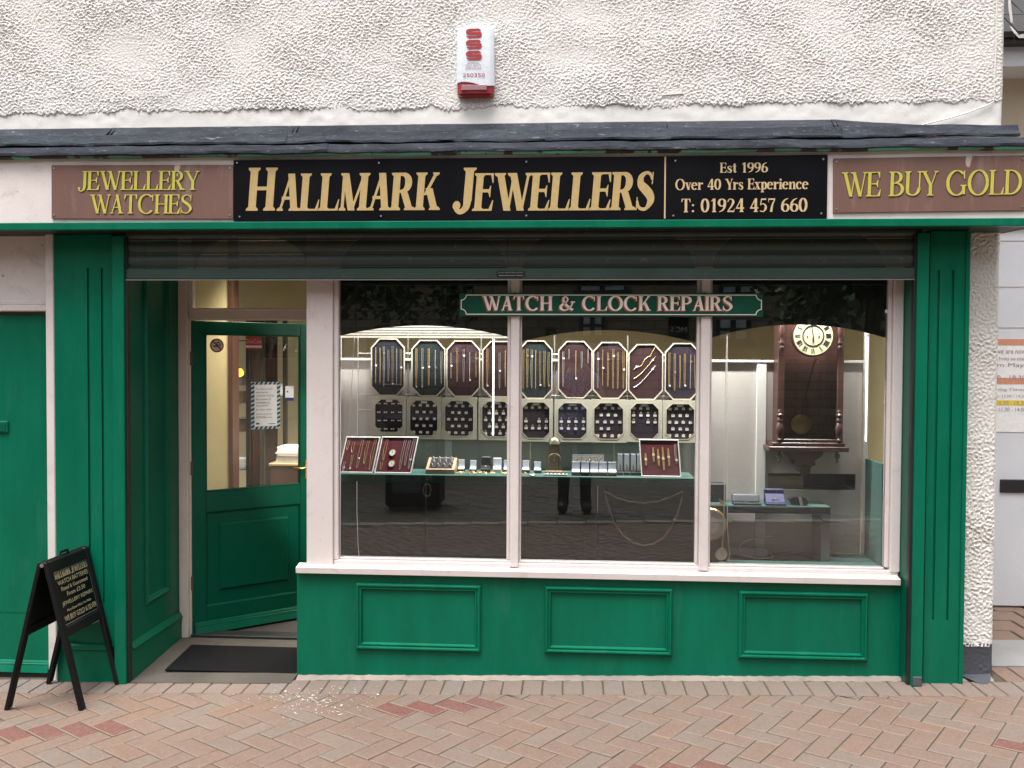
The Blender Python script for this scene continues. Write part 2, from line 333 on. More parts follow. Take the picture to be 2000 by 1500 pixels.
# ------------------------------------------------------------------ lettering: a small serif alphabet drawn stroke by stroke
class Serif:
    def __init__(s, T=.17, t=.055, sv=.04, so=.07): s.T, s.t, s.sv, s.so = T, t, sv, so
    def smooth(s, pts, n=6):
        out = []; m = len(pts)
        for i in range(m - 1):
            p0 = pts[max(i - 1, 0)]; p1 = pts[i]; p2 = pts[i + 1]; p3 = pts[min(i + 2, m - 1)]
            for k in range(n):
                q = k / n
                out.append(tuple(.5 * (2 * p1[j] + (p2[j] - p0[j]) * q + (2 * p0[j] - 5 * p1[j] + 4 * p2[j] - p3[j]) * q * q + (3 * p1[j] - p0[j] - 3 * p2[j] + p3[j]) * q ** 3) for j in (0, 1)))
        return out + [tuple(pts[-1])]
    def nib(s, pts, T=None, t=None, ws=None):
        """one curved stroke: thick where it runs upright, thin where it runs level"""
        T = s.T if T is None else T; t = s.t if t is None else t; L, R_ = [], []; m = len(pts)
        for i, p in enumerate(pts):
            a = pts[max(i - 1, 0)]; b = pts[min(i + 1, m - 1)]; dx, dy = b[0] - a[0], b[1] - a[1]; l = math.hypot(dx, dy) or 1
            wd = t + (T - t) * (abs(dy) / l) ** 1.4
            if ws:
                k = i / (m - 1) * (len(ws) - 1); k0 = min(int(k), len(ws) - 2); wd = ws[k0] + (ws[k0 + 1] - ws[k0]) * (k - k0)
            nx, ny = -dy / l * wd / 2, dx / l * wd / 2
            L.append((p[0] + nx, p[1] + ny)); R_.append((p[0] - nx, p[1] - ny))
        return [('strip', L, R_)]
    def arc(s, cx, cy, rx, ry, a0, a1, T=None, t=None, n=22):
        return s.nib([(cx + rx * math.cos(math.radians(a0 + (a1 - a0) * i / n)), cy + ry * math.sin(math.radians(a0 + (a1 - a0) * i / n))) for i in range(n + 1)], T, t)
    def pl(s, *p): return [('poly', list(p))]
    def ser(s, x0, x1, y, d):
        so, sv = s.so, s.sv * d
        return s.pl((x0 - so, y), (x1 + so, y), (x1 + so, y + sv), (x1, y + 2.2 * sv), (x0, y + 2.2 * sv), (x0 - so, y + sv))
    def stem(s, x, y0=0, y1=1, w=None, b=True, t=True):
        w = w or s.T; P = s.pl((x, y0), (x + w, y0), (x + w, y1), (x, y1))
        if b: P += s.ser(x, x + w, y0, 1)
        if t: P += s.ser(x, x + w, y1, -1)
        return P
    def dg(s, xb, yb, xt, yt, wd): return s.pl((xb, yb), (xb + wd, yb), (xt + wd, yt), (xt, yt))
    def bar(s, x0, x1, y, h=None): h = h or s.t; return s.pl((x0, y), (x1, y), (x1, y + h), (x0, y + h))
    def dot(s, x, y, r): return s.pl(*[(x + r * math.cos(i * PI / 6), y + r * math.sin(i * PI / 6)) for i in range(12)])
    def glyph(s, c):
        T, t, so, sv = s.T, s.t, s.so, s.sv; x = so; xh = .68
        if c == ' ': return [], .34
        if c == 'H': d = x + T + .30; return s.stem(x) + s.stem(d) + s.bar(x + T * .5, d + T * .5, .475), d + T + so
        if c == 'I': return s.stem(x), x + T + so
        if c == 'L': e = x + T + .36; return s.stem(x) + s.bar(x, e, 0, sv * 1.2) + s.pl((e - .10, sv), (e, 0), (e + .03, .30), (e, .30)), e + .05
        if c in 'EF':
            e = x + T + .33; P = s.stem(x) + s.bar(x, e, 1 - sv * 1.2, sv * 1.2) + s.pl((e - .09, 1 - sv), (e, 1), (e + .01, .74), (e - .02, .74)) + s.bar(x, e - .08, .49) + s.pl((e - .15, .515), (e - .08, .36), (e - .06, .36), (e - .06, .67), (e - .08, .67))
            if c == 'E': P += s.bar(x, e + .02, 0, sv * 1.2) + s.pl((e - .09, sv), (e + .02, 0), (e + .05, .28), (e + .02, .28))
            else: return P, e + .04
            return P, e + .07
        if c == 'T': m = x + .30; return s.stem(m - T / 2, 0, 1, t=False) + s.bar(x, x + .60, 1 - sv * 1.2, sv * 1.2) + s.pl((x, 1), (x + .09, 1 - sv), (x + .02, .74), (x - .01, .74)) + s.pl((x + .60, 1), (x + .51, 1 - sv), (x + .58, .74), (x + .61, .74)), x + .60 + .05
        if c == 'A':
            a = x + .10 + T * .55; r = x + .36 + T * .3
            return s.dg(x + .02, 0, a + .10, .98, t) + s.dg(r, 0, a + .03, 1.0, T) + s.bar(x + .10, r + T * .6, .30) + s.ser(x + .02, x + .02 + t, 0, 1) + s.ser(r, r + T, 0, 1), r + T + so
        if c == 'V': r = x + T + .36; return s.dg(x + .26, 0, x, 1, T) + s.dg(x + .27 + T * .4, 0, r, 1, t) + s.ser(x, x + T, 1, -1) + s.ser(r, r + t, 1, -1), r + t + so
        if c == 'W':
            g = .20 + T * .62; P = []
            P += s.dg(x + g * .92, 0, x, 1, T) + s.dg(x + g * .92 + T * .45, 0, x + g * 1.55, 1, t)
            P += s.dg(x + g * 2.2, 0, x + g * 1.25, 1, T) + s.dg(x + g * 2.2 + T * .45, 0, x + g * 2.95, 1, t)
            return P + s.ser(x, x + T, 1, -1) + s.ser(x + g * 1.25, x + g * 1.55, 1, -1) + s.ser(x + g * 2.95, x + g * 2.95 + t, 1, -1), x + g * 2.95 + t + so
        if c == 'M':
            d = x + .50 + T * .6
            return s.stem(x + .02, 0, 1, t * 1.2) + s.dg(x + .24 + T * .1, 0, x - .01, 1, T) + s.dg(x + .27 + T * .35, 0, d + T * .3, 1, t) + s.stem(d, 0, 1), d + T + so
        if c == 'N': d = x + .50; return s.stem(x, 0, 1, t * 1.2) + s.stem(d, 0, 1, t * 1.2) + s.dg(d - T * .6, 0, x - .02, 1, T), d + t + so
        if c == 'K':
            a = x + T; return s.stem(x) + s.dg(a - .02, .40, a + .32, 1, t * 1.3) + s.dg(a + .27, 0, a + .04, .58, T) + s.ser(a + .32, a + .32 + t, 1, -1) + s.ser(a + .27, a + .27 + T, 0, 1), a + .27 + T + so
        if c == 'X': return s.dg(x + .36, 0, x, 1, T) + s.dg(x, 0, x + .40, 1, t) + s.ser(x, x + T, 1, -1) + s.ser(x + .36, x + .36 + T, 0, 1) + s.ser(x, x + t, 0, 1) + s.ser(x + .4, x + .4 + t, 1, -1), x + .36 + T + so
        if c == 'Y':
            m = x + .25; return s.stem(m, 0, .46, t=False) + s.dg(m, .42, x - .02, 1, T) + s.dg(m + T * .55, .42, x + .46 + T * .3, 1, t) + s.ser(x - .02, x - .02 + T, 1, -1) + s.ser(x + .46 + T * .3, x + .46 + T * .3 + t, 1, -1), x + .50 + T * .3 + so
        if c == 'P': a = x + T; return s.stem(x) + s.bar(a - .02, a + .08, 1 - t) + s.bar(a - .02, a + .08, .44) + s.arc(a + .07, .72, .25 - t * .5 + T * .15, .28 - t * .5, 90, -90), a + .32 + T * .6
        if c == 'R':
            a = x + T; return s.stem(x) + s.bar(a - .02, a + .08, 1 - t) + s.bar(a - .02, a + .08, .46) + s.arc(a + .06, .73, .23 - t * .5 + T * .15, .27 - t * .5, 90, -90) + s.dg(a + .26, 0, a + .04, .48, T) + s.ser(a + .26, a + .26 + T, 0, 1), a + .26 + T + so
        if c == 'B':
            a = x + T; return s.stem(x) + s.bar(a - .02, a + .08, 1 - t) + s.bar(a - .02, a + .08, .5) + s.bar(a - .02, a + .1, 0) + s.arc(a + .05, .763, .22 - t * .5 + T * .15, .237 - t * .5, 90, -90) + s.arc(a + .07, .275, .27 - t * .5 + T * .15, .275 - t * .5, 90, -90), a + .36 + T * .6
        if c == 'D': a = x + T; return s.stem(x) + s.bar(a - .02, a + .08, 1 - t) + s.bar(a - .02, a + .08, 0) + s.arc(a + .05, .5, .36 + T * .15, .5 - t * .5, 90, -90), a + .44 + T * .6
        if c == 'O': return s.arc(.40 + T * .25, .5, .34, .52 - t * .5, 0, 360, n=40), .80 + T * .5
        if c in 'CG':
            k = .40 + T * .25; P = s.arc(k, .5, .34, .52 - t * .5, 48, 318, n=34) + s.pl((k + .22, .93), (k + .29, 1.0), (k + .31, 1.0), (k + .31, .66), (k + .28, .66))
            if c == 'G': P += s.stem(k + .30 - T * .75, .04, .42, T, b=False); return P, k + .42
            return P, k + .40
        if c == 'U': d = x + T + .36; return s.stem(x, .26, 1, b=False) + s.stem(d, .26, 1, t * 1.3, b=False) + s.nib(s.smooth([(x + T / 2, .30), (x + T * .5 + .03, .11), (x + .24 + T * .3, .01 + t * .4), (d - .05, .12), (d + t * .65, .32)]), T, t), d + t + so
        if c == 'J': return s.stem(x + .20, .20, 1, b=False) + s.nib(s.smooth([(x + .20 + T / 2, .26), (x + .17 + T / 2, .05), (x + .06 + T * .3, -.06), (x + .0, .03)]), ws=[T, T * .8, t * 1.4, t * 1.6]) + s.dot(x + .02, .09, T * .48), x + .20 + T + so
        if c == 'S': return s.nib(s.smooth([(.50, .80), (.42, .94), (.28, .975), (.13, .86), (.14, .68), (.30, .54), (.45, .40), (.50, .24), (.38, .05), (.24, .025), (.12, .09), (.06, .24)]), ws=[t * .9, t, t, T * .75, T * .95, T * 1.1, T * 1.1, T * .95, t * 1.1, t, t, t * .9]) + s.pl((.49, 1), (.525, 1), (.525, .68), (.49, .68)) + s.pl((.04, 0), (.075, 0), (.075, .34), (.04, .34)), .60
        if c == '&': return s.nib(s.smooth([(.80, .56), (.70, .30), (.50, .08), (.30, .02), (.13, .12), (.12, .30), (.28, .48), (.46, .62), (.50, .80), (.40, .96), (.28, .90), (.25, .74), (.34, .50), (.56, .22), (.80, .03)]), ws=[t, t, t, t * 1.2, T * .9, T, T * .8, t, T * .6, t, T * .6, T * .8, T, T, T * .8]) + s.bar(.68, .92, .56, t), .95
        if c == '0': return s.arc(.30, .5, .215, .5 - t * .5, 0, 360, n=34), .60
        if c == '1': return s.stem(.24, 0, 1, t=False) + s.dg(.10, .80, .24, .98, T * .6), .56
        if c == '2': return s.nib(s.smooth([(.08, .74), (.16, .92), (.30, .965), (.44, .86), (.45, .68), (.34, .44), (.10, .07)]), ws=[t, t * 1.3, t, T * .8, T, T * .7, t]) + s.bar(.06, .52, 0, sv * 2.6) + s.pl((.48, 0), (.53, 0), (.56, .24), (.53, .24)), .60
        if c == '3': return s.nib(s.smooth([(.10, .84), (.28, .965), (.43, .80), (.38, .60), (.24, .53)]), ws=[t, t, T * .9, T * .5, t]) + s.nib(s.smooth([(.24, .54), (.42, .46), (.47, .26), (.32, .03), (.08, .10)]), ws=[t, T * .6, T, T * .5, T * .5]), .58
        if c == '4': return s.stem(.34, 0, 1, t=False) + s.dg(.03, .27, .36, 1, t * 1.4) + s.bar(.03, .60, .24, t * 1.8), .62
        if c == '5': return s.bar(.15, .50, .88, .11) + s.dg(.09, .50, .15, .98, t * 1.2) + s.nib(s.smooth([(.11, .52), (.28, .60), (.45, .48), (.47, .26), (.32, .03), (.08, .08)]), ws=[t, t * 1.2, T * .7, T, T * .4, T * .4]), .58
        if c == '6': return s.arc(.31, .30, .21, .29 - t * .5, 0, 360, n=28) + s.nib(s.smooth([(.10, .32), (.13, .62), (.26, .86), (.50, .985)]), ws=[T, T * .9, T * .6, t * .7]), .60
        if c == '9': return s.arc(.29, .70, .21, .29 - t * .5, 0, 360, n=28) + s.nib(s.smooth([(.50, .68), (.47, .38), (.34, .14), (.10, .015)]), ws=[T, T * .9, T * .6, t * .7]), .60
        if c == '7': return s.bar(.06, .53, .88, .11) + s.pl((.06, .99), (.10, .88), (.09, .70), (.06, .70)) + s.nib(s.smooth([(.50, .90), (.34, .52), (.26, .0)]), ws=[t, T * .7, T]), .56
        if c == ':': return s.dot(.13, .08, .08) + s.dot(.13, .52, .08), .30
        if c == '£': return s.nib(s.smooth([(.50, .80), (.38, .96), (.24, .84), (.24, .55), (.20, .15), (.06, .04)]), ws=[T * .6, t, T, T, T, t]) + s.bar(.05, .50, 0, .1) + s.bar(.08, .42, .45), .58
        # lower case
        if c == 'e': return s.arc(.27, xh / 2, .20, xh / 2 - t * .4, 10, 318, n=26) + s.bar(.12, .47, .37, t), .55
        if c == 'c': return s.arc(.27, xh / 2, .20, xh / 2 - t * .4, 42, 318, n=24) + s.dot(.41, .52, T * .4), .52
        if c == 'o': return s.arc(.28, xh / 2, .205, xh / 2 - t * .4, 0, 360, n=26), .57
        if c == 's': return s.nib(s.smooth([(.36, .54), (.28, .645), (.18, .655), (.10, .55), (.13, .43), (.28, .31), (.37, .20), (.32, .05), (.20, .02), (.08, .10)]), ws=[t, t, t, T * .7, T * .8, T, T * .8, T * .6, t, t]) + s.pl((.05, 0), (.075, 0), (.075, .24), (.05, .24)) + s.pl((.36, .67), (.385, .67), (.385, .45), (.36, .45)), .45
        if c == 't': return s.stem(.12, .08, .90, b=False, t=False) + s.bar(.02, .36, xh - t, t) + s.nib(s.smooth([(.12 + T / 2, .14), (.16 + T / 2, .04), (.28, .03), (.37, .12)]), ws=[T, T * .7, t, t]), .40
        if c == 'r': return s.stem(x, 0, xh, t=False) + s.pl((x - so, xh), (x + T, xh), (x, xh - sv * 2), (x - so, xh - sv)) + s.nib(s.smooth([(x + T * .8, .44), (x + T + .06, .60), (x + T + .15, .64)]), t * 1.2, t) + s.dot(x + T + .16, .58, T * .5), x + T + .24
        if c == 'i': return s.stem(x, 0, xh, t=False) + s.pl((x - so, xh), (x + T, xh), (x, xh - sv * 2), (x - so, xh - sv)) + s.dot(x + T / 2, .88, T * .55), x + T + so
        if c == 'n': d = x + T + .17; return s.stem(x, 0, xh, t=False) + s.pl((x - so, xh), (x + T, xh), (x, xh - sv * 2), (x - so, xh - sv)) + s.stem(d, 0, .46, t=False) + s.nib(s.smooth([(x + T * .8, .46), (x + T + .07, .60), (d + T * .3, .635), (d + T * .5, .42)]), ws=[t, t * 1.2, T * .7, T]), d + T + so
        if c == 'p': return s.stem(x, -.28, xh, t=False) + s.pl((x - so, xh), (x + T, xh), (x, xh - sv * 2), (x - so, xh - sv)) + s.arc(x + T + .06, xh / 2, .17, xh / 2 - t * .4, 150, -150, n=24), x + T + .30
        if c == 'v': return s.dg(.22, 0, .03, xh, T) + s.dg(.22 + T * .4, 0, .42, xh, t) + s.ser(.03, .03 + T, xh, -1) + s.ser(.42, .42 + t, xh, -1), .42 + t + so
        if c == 'x': return s.dg(.28, 0, .03, xh, T) + s.dg(.02, 0, .36, xh, t) + s.ser(.03, .03 + T, xh, -1) + s.ser(.28, .28 + T, 0, 1) + s.ser(.02, .02 + t, 0, 1) + s.ser(.36, .36 + t, xh, -1), .28 + T + so
        return s.stem(x), x + T + so
    def line(s, txt, gap=0.0):
        out, cx, wid = [], 0.0, 0
        for ch in txt:
            P, adv = s.glyph(ch); wid += ch == ' '
            for k in P:
                if k[0] == 'poly': out.append(('poly', [(a + cx, b) for a, b in k[1]], wid))
                else: out.append(('strip', [(a + cx, b) for a, b in k[1]], [(a + cx, b) for a, b in k[2]], wid))
            cx += adv + gap
        return out
def serif_text(font, txt, x0, x1, z0, z1, y, shear=0.0, gap=0.0, dx=0, dz=0, mb=None, tilt=0.0, word=None):
    """letters of cap height z0..z1, fitted between x0 and x1, on the plane Y=y facing -Y"""
    mb = mb or MB(); ks = font.line(txt, gap); h = z1 - z0
    sh = lambda p: (p[0] + shear * p[1], p[1])
    allp = [sh(p) for k in ks for part in k[1:-1] for p in part]; a = min(p[0] for p in allp); b = max(p[0] for p in allp); sx = (x1 - x0) / (b - a)
    def to(p, i):
        q = sh(p); xx = x0 + (q[0] - a) * sx + dx; return (xx, y - .00006 * (i % 9), z0 + q[1] * h + dz + tilt * (xx - x0))
    for i, k in enumerate(ks):
        if word is not None and k[-1] != word: continue
        if k[0] == 'poly': mb.poly([to(p, i) for p in k[1]])
        else:
            L = [to(p, i) for p in k[1]]; R_ = [to(p, i) for p in k[2]]; n = len(L)
            mb.add(L + R_, [(j, j + 1, n + j + 1, n + j) for j in range(n - 1)])
    return mb
_tc = {}
def sans_text(txt, x0, x1, z0, z1, y, mb=None):
    """plain lettering fitted into a box on the plane Y=y"""
    mb = mb or MB()
    if txt not in _tc:
        c = bpy.data.curves.new('t', 'FONT'); c.body = txt; c.resolution_u = 2; o = bpy.data.objects.new('t', c); col.objects.link(o)
        me = bpy.data.meshes.new_from_object(o.evaluated_get(bpy.context.evaluated_depsgraph_get()))
        _tc[txt] = ([tuple(v.co) for v in me.vertices], [tuple(p.vertices) for p in me.polygons]); bpy.data.objects.remove(o); bpy.data.curves.remove(c); bpy.data.meshes.remove(me)
    vs, fs = _tc[txt]
    if not vs: return mb
    a = min(v[0] for v in vs); b = max(v[0] for v in vs); c0 = min(v[1] for v in vs); c1 = max(v[1] for v in vs)
    return mb.add([(x0 + (v[0] - a) / (b - a) * (x1 - x0), y, z0 + (v[1] - c0) / (c1 - c0) * (z1 - z0)) for v in vs], fs)

# ------------------------------------------------------------------ ground
pave = thing('pavement', None, None, (0, 0, 0), kind='structure')
def sheet(name, mat, parent, x0, x1, y0, y1, dz, n=24):
    mb = MB(); xs = [x0 + (x1 - x0) * i / n for i in range(n + 1)]
    mb.add([(x, y, gz(x) + dz) for x in xs for y in (y0, y1)], [(2 * i, 2 * i + 1, 2 * i + 3, 2 * i + 2) for i in range(n)]); return mb.build(name, mat, parent)
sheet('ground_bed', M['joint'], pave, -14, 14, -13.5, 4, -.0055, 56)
far = MB().add([(-90, -90, -.25), (90, -90, -.25), (90, 60, -.25), (-90, 60, -.25)], [(0, 1, 2, 3)]).build('ground', M['concrete']); tag(far, kind='structure')
ANG = math.radians(10.4 - 45); EA = Vector((math.cos(ANG), math.sin(ANG), 0)); EB = Vector((-math.sin(ANG), math.cos(ANG), 0)); BM = .1003
ORG = Vector((-.82, -.373, 0)) - EA * BM - EB * (BM * .5)
HEAD_Y0, HEAD_Y1 = .027, -.169
def clip(poly, lim):
    out = []
    for i, a in enumerate(poly):
        b = poly[(i + 1) % len(poly)]
        if a.y <= lim: out.append(a)
        if (a.y <= lim) != (b.y <= lim): out.append(a + (b - a) * ((lim - a.y) / (b.y - a.y)))
    return out
def paver_mesh(poly, h=.03, ch=.0035, rnd=0.0, g=.0034):
    """bevelled slab over an outline round its centre (convex)"""
    n = len(poly); c = sum(poly, Vector((0, 0, 0))) / n
    def ins(d):
        r = []
        for i in range(n):
            p = poly[i]; a = (poly[i - 1] - p); b = (poly[(i + 1) % n] - p); a.normalize(); b.normalize(); q = a + b; sn = max(.25, abs(a.cross(b).z)); r.append(p + q * (d / sn))
        return r
    o1 = ins(g); o2 = ins(g + ch); vs = []
    for ring, z in ((o1, -h), (o1, -ch * .9), (o2, 0)):
        vs += [(p.x, p.y, z + (random.uniform(-rnd, rnd) if z == 0 else 0)) for p in ring]
    fs = []
    for k in (0, 1):
        for i in range(n): j = (i + 1) % n; fs.append((k * n + i, k * n + j, (k + 1) * n + j, (k + 1) * n + i))
    fs.append(tuple(2 * n + i for i in range(n))); return vs, fs
def rect_poly(lx, ly): return [Vector((-lx / 2, -ly / 2, 0)), Vector((lx / 2, -ly / 2, 0)), Vector((lx / 2, ly / 2, 0)), Vector((-lx / 2, ly / 2, 0))]
def shared(name, lx, ly):
    vs, fs = paver_mesh(rect_poly(lx, ly), rnd=.0006); me = bpy.data.meshes.new(name); me.from_pydata(vs, [], fs); me.update(); return me
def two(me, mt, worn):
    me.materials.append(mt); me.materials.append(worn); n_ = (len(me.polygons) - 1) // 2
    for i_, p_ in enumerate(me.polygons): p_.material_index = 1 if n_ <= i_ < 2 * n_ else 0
full = [shared('paver', 2 * BM, BM) for _ in range(5)]
fullr = [m_.copy() for m_ in full[:2]]
headm = [shared('header', .1, .196) for _ in range(4)]
SL = math.atan(.0255)
def in_view(p, m=.12):
    d = Vector((p.x, p.y, gz(p.x))) - CAM; k = d.dot(fw)
    if k < .5: return False
    u = 1000 + F * d.dot(RT) / k; v = 750 - F * d.dot(UP) / k
    return -35 < u < 2035 and v < 1525
field = MB(); nb = 0
for n in range(-90, 91):
    for k in range(-28, 40):
        for typ in (0, 1):
            o = EA * ((n + 2 * k) * BM) + EB * ((n - 2 * k) * BM)
            if typ == 0: a0, a1, b0, b1 = 0, 2, 0, 1
            else: a0, a1, b0, b1 = 2, 3, -1, 1
            cs = [ORG + o + EA * (a * BM) + EB * (b * BM) for a, b in ((a0, b0), (a1, b0), (a1, b1), (a0, b1))]
            c = sum(cs, Vector((0, 0, 0))) / 4
            if c.x < -6.5 or c.x > 6.5 or c.y < -4.2 or c.y > .1: continue
            red = typ == 0 and ((k % 6 == 0 and n % 12 < 4) or (k % 6 == 3 and 6 <= n % 12 < 10))
            cut = any(p.y > HEAD_Y1 for p in cs); pol = clip(cs, HEAD_Y1) if cut else cs
            if len(pol) < 3: continue
            cc = sum(pol, Vector((0, 0, 0))) / len(pol)
            if cut and (max(p.y for p in pol) - min(p.y for p in pol) < .02): continue
            jz = random.uniform(-.0012, .0012)
            if in_view(cc):
                mt = M['brick_red'] if red else M['brick']
                if cut:
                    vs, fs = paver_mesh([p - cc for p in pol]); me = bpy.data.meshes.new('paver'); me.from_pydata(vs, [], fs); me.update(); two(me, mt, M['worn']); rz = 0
                else:
                    me = random.choice(fullr if red else full); rz = math.atan2(EA.y, EA.x) + (0 if typ == 0 else PI / 2) + random.gauss(0, .006)
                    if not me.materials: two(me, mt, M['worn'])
                ob = link('paver_brick', me, None, pave); ob.location = (cc.x, cc.y, gz(cc.x) + jz); nb += 1
                ob.rotation_euler = (Matrix.Rotation(-SL + random.gauss(0, .004), 3, 'Y') @ Matrix.Rotation(random.gauss(0, .004), 3, 'X') @ Matrix.Rotation(rz, 3, 'Z')).to_euler()
            else:
                vs, fs = paver_mesh([p - cc for p in pol], g=.0075, ch=.005); field.add([(v[0] + cc.x, v[1] + cc.y, v[2] + gz(cc.x + v[0]) + jz) for v in vs], fs[-len(pol) - 1:] if False else fs)
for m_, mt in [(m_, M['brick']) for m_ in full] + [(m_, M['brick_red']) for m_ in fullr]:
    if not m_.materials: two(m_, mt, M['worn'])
for i in range(-34, 34):
    x = .012 + i * .1; cc = Vector((x, (HEAD_Y0 + HEAD_Y1) / 2, 0))
    if in_view(cc):
        me = random.choice(headm)
        if not me.materials: me.materials.append(M['brick_head'])
        ob = link('header_brick', me, None, pave); ob.location = (x, cc.y, gz(x) + random.uniform(-.001, .001)); ob.rotation_euler = (random.gauss(0, .004), -SL + random.gauss(0, .005), random.gauss(0, .006))
    else:
        vs, fs = paver_mesh(rect_poly(.1, .196)); field.add([(v[0] + x, v[1] + cc.y, v[2] + gz(x + v[0])) for v in vs], fs)
# paving of the recess beside the pier
for i in range(16):
    for j in range(4):
        cc = Vector((2.24 + i * .205 + (j % 2) * .1, .785 + j * .205, 0)); vs, fs = paver_mesh(rect_poly(.2, .2)); field.add([(v[0] + cc.x, v[1] + cc.y, v[2] + gz(cc.x) + .001) for v in vs], fs)
for i in range(24):
    cc = Vector((2.19 + i * .1, .137, 0)); vs, fs = paver_mesh(rect_poly(.1, .216)); field.add([(v[0] + cc.x, v[1] + cc.y, v[2] + gz(cc.x)) for v in vs], fs)
fo = field.build('paver_field', M['brick_field'], pave); tag(fo, kind='stuff')
band = MB(); pale = MB()
for i in range(-22, 23):
    vs, fs = paver_mesh(rect_poly(.29, .16), g=.008); pale.add([(v[0] + i * .29, v[1] - 4.34, v[2] + gz(i * .29) + .002) for v in vs], fs)
for j in range(16):
    for i in range(-22, 23):
        x = i * .29 + (j % 2) * .145; vs, fs = paver_mesh(rect_poly(.29, .20), g=.011, ch=.006); band.add([(v[0] + x, v[1] - 4.53 - j * .20, v[2] + gz(x) + random.uniform(-.003, .003)) for v in vs], fs)
tag(pale.build('pale_course', M['pale_sett'], pave), kind='stuff'); tag(band.build('sett_band', M['sett'], pave), kind='stuff')
# pale mortar fillet along the shop base, lumpy
mb = MB(); xs = [-1.42 + i * .03 for i in range(int((2.14 + 1.42) / .03))]
for i, x in enumerate(xs):
    y1 = HEAD_Y0 + random.uniform(-.004, .012); mb.v += [(x, .10, gz(x) + .010 + random.uniform(-.003, .003)), (x, y1 + .022, gz(x) + .004 + random.uniform(-.003, .003)), (x, y1, gz(x) - .012)]
    if i: a = (i - 1) * 3; mb.f += [(a, a + 1, a + 4, a + 3), (a + 1, a + 2, a + 5, a + 4)]
mb.build('mortar_fillet', M['skirtmortar'], pave)

# ------------------------------------------------------------------ the shop building
B = thing('shop_building', 'white roughcast jewellers shop with green and white timber shopfront', 'building', (0, .1, 0))
def relief(x0, x1, z0, z1, y, amp, wl, res, seed, jag=0.0, rnd=0.0, lift=.006, an=1.2):
    nx, nz = int((x1 - x0) / res) + 1, int((z1 - z0) / res) + 1
    g = np.random.default_rng(seed); wn = g.standard_normal((nz, nx))
    fx = np.fft.fftfreq(nx, res)[None, :] * an; fz = np.fft.fftfreq(nz, res)[:, None]; fr = np.sqrt(fx * fx + fz * fz); f0 = 1 / wl
    def band(k, wd):
        q_ = np.fft.ifft2(np.fft.fft2(g.standard_normal((nz, nx))) * np.exp(-((fr - k * f0) / (wd * k * f0)) ** 2)).real; return q_ / q_.std()
    h1 = band(.95, .40); h2 = band(.55, .45); h3 = band(1.5, .4)
    h = .62 * np.tanh(1.4 * h1) + .62 * (.75 - np.minimum(1.8, 1.25 * np.abs(h2))) + .30 * h3; h = np.clip(h, -1.7, 1.5)
    lo = np.fft.ifft2(np.fft.fft2(wn) * np.exp(-(fr / 4.0) ** 2)).real; lo = lo / (lo.std() + 1e-9)
    hi = np.fft.ifft2(np.fft.fft2(g.standard_normal((nz, nx))) * np.exp(-((fr - 2 * f0) / (.5 * f0)) ** 2)).real; hi = hi / hi.std()
    X, Z = np.meshgrid(np.linspace(x0, x1, nx), np.linspace(z0, z1, nz))
    Y = y - lift - amp * (h * (.8 + .2 * lo) + .16 * hi) - .0015 * lo
    if jag:
        j = np.convolve(g.standard_normal(nx + 60), np.ones(25) / 25, 'same')[30:30 + nx] * 3 + np.convolve(g.standard_normal(nx + 60), np.hanning(7), 'same')[30:30 + nx] * .25
        wgt = np.clip(1 - (Z - z0) / .07, 0, 1); Z = Z + wgt * jag * j[None, :]; Y[0, :] = y + .002; Y[1, :] = Y[1, :] * .6 + y * .4
    if rnd: Y += np.clip((X - (x1 - rnd)) / rnd, 0, 1) ** 2 * rnd
    idx = np.arange(nx * nz).reshape(nz, nx); q = np.stack([idx[:-1, :-1], idx[:-1, 1:], idx[1:, 1:], idx[1:, :-1]], -1).reshape(-1, 4)
    return np.stack([X, Y, Z], -1).reshape(-1, 3), q
def relief_part(name, mat, parent, *a, **k):
    v, q = relief(*a, **k); v = v - np.array(wloc(parent)); me = bpy.data.meshes.new(name)
    me.vertices.add(len(v)); me.vertices.foreach_set('co', v.astype(np.float32).ravel()); me.loops.add(q.size); me.loops.foreach_set('vertex_index', q.astype(np.int32).ravel())
    me.polygons.add(len(q)); me.polygons.foreach_set('loop_start', np.arange(0, q.size, 4, dtype=np.int32)); me.polygons.foreach_set('loop_total', np.full(len(q), 4, dtype=np.int32)); me.update(calc_edges=True)
    me.polygons.foreach_set('use_smooth', np.ones(len(q), bool)); return link(name, me, mat, parent)
XC = px(1963, 150, .10).x                                   # building corner
ZB = px(1000, 211, .10).z
relief_part('roughcast_wall', M['rough'], B, -3.3, XC, ZB, 3.62, .10, .0027, .0155, .0034, 3, jag=.010, rnd=.03, an=1.35)
zb0 = px(1000, 262, .10).z
pb = relief_part('plaster_band', M['plaster'], B, -3.3, XC - .006, zb0, ZB + .05, .099, .0010, .09, .012, 5, rnd=.02, lift=.0)
box('wall_mass', M['rough'], B, -3.6, XC - .03, .125, .30, 2.28, 5.0)
box('upper_storey', M['rough'], B, -3.6, XC - .012, .088, .124, 3.63, 5.0)
box('side_wall', M['rough'], B, XC - .06, XC - .012, .128, 3.4, -.1, 5.0)
a = px(250, 178, .1); b = px(330, 190, .1)
box('plaster_patch', M['rough'], B, a.x, b.x, .0925, .10, b.z, a.z, .003)
a = px(1292, 178, .1); b = px(1335, 187, .1)
MB().prism([(a.x, b.z), (a.x + .05, b.z + .004), (b.x, b.z + .008), (b.x - .02, a.z), (a.x + .04, a.z - .008)], .0895, .10).build('plaster_patch', M['plaster'], B)
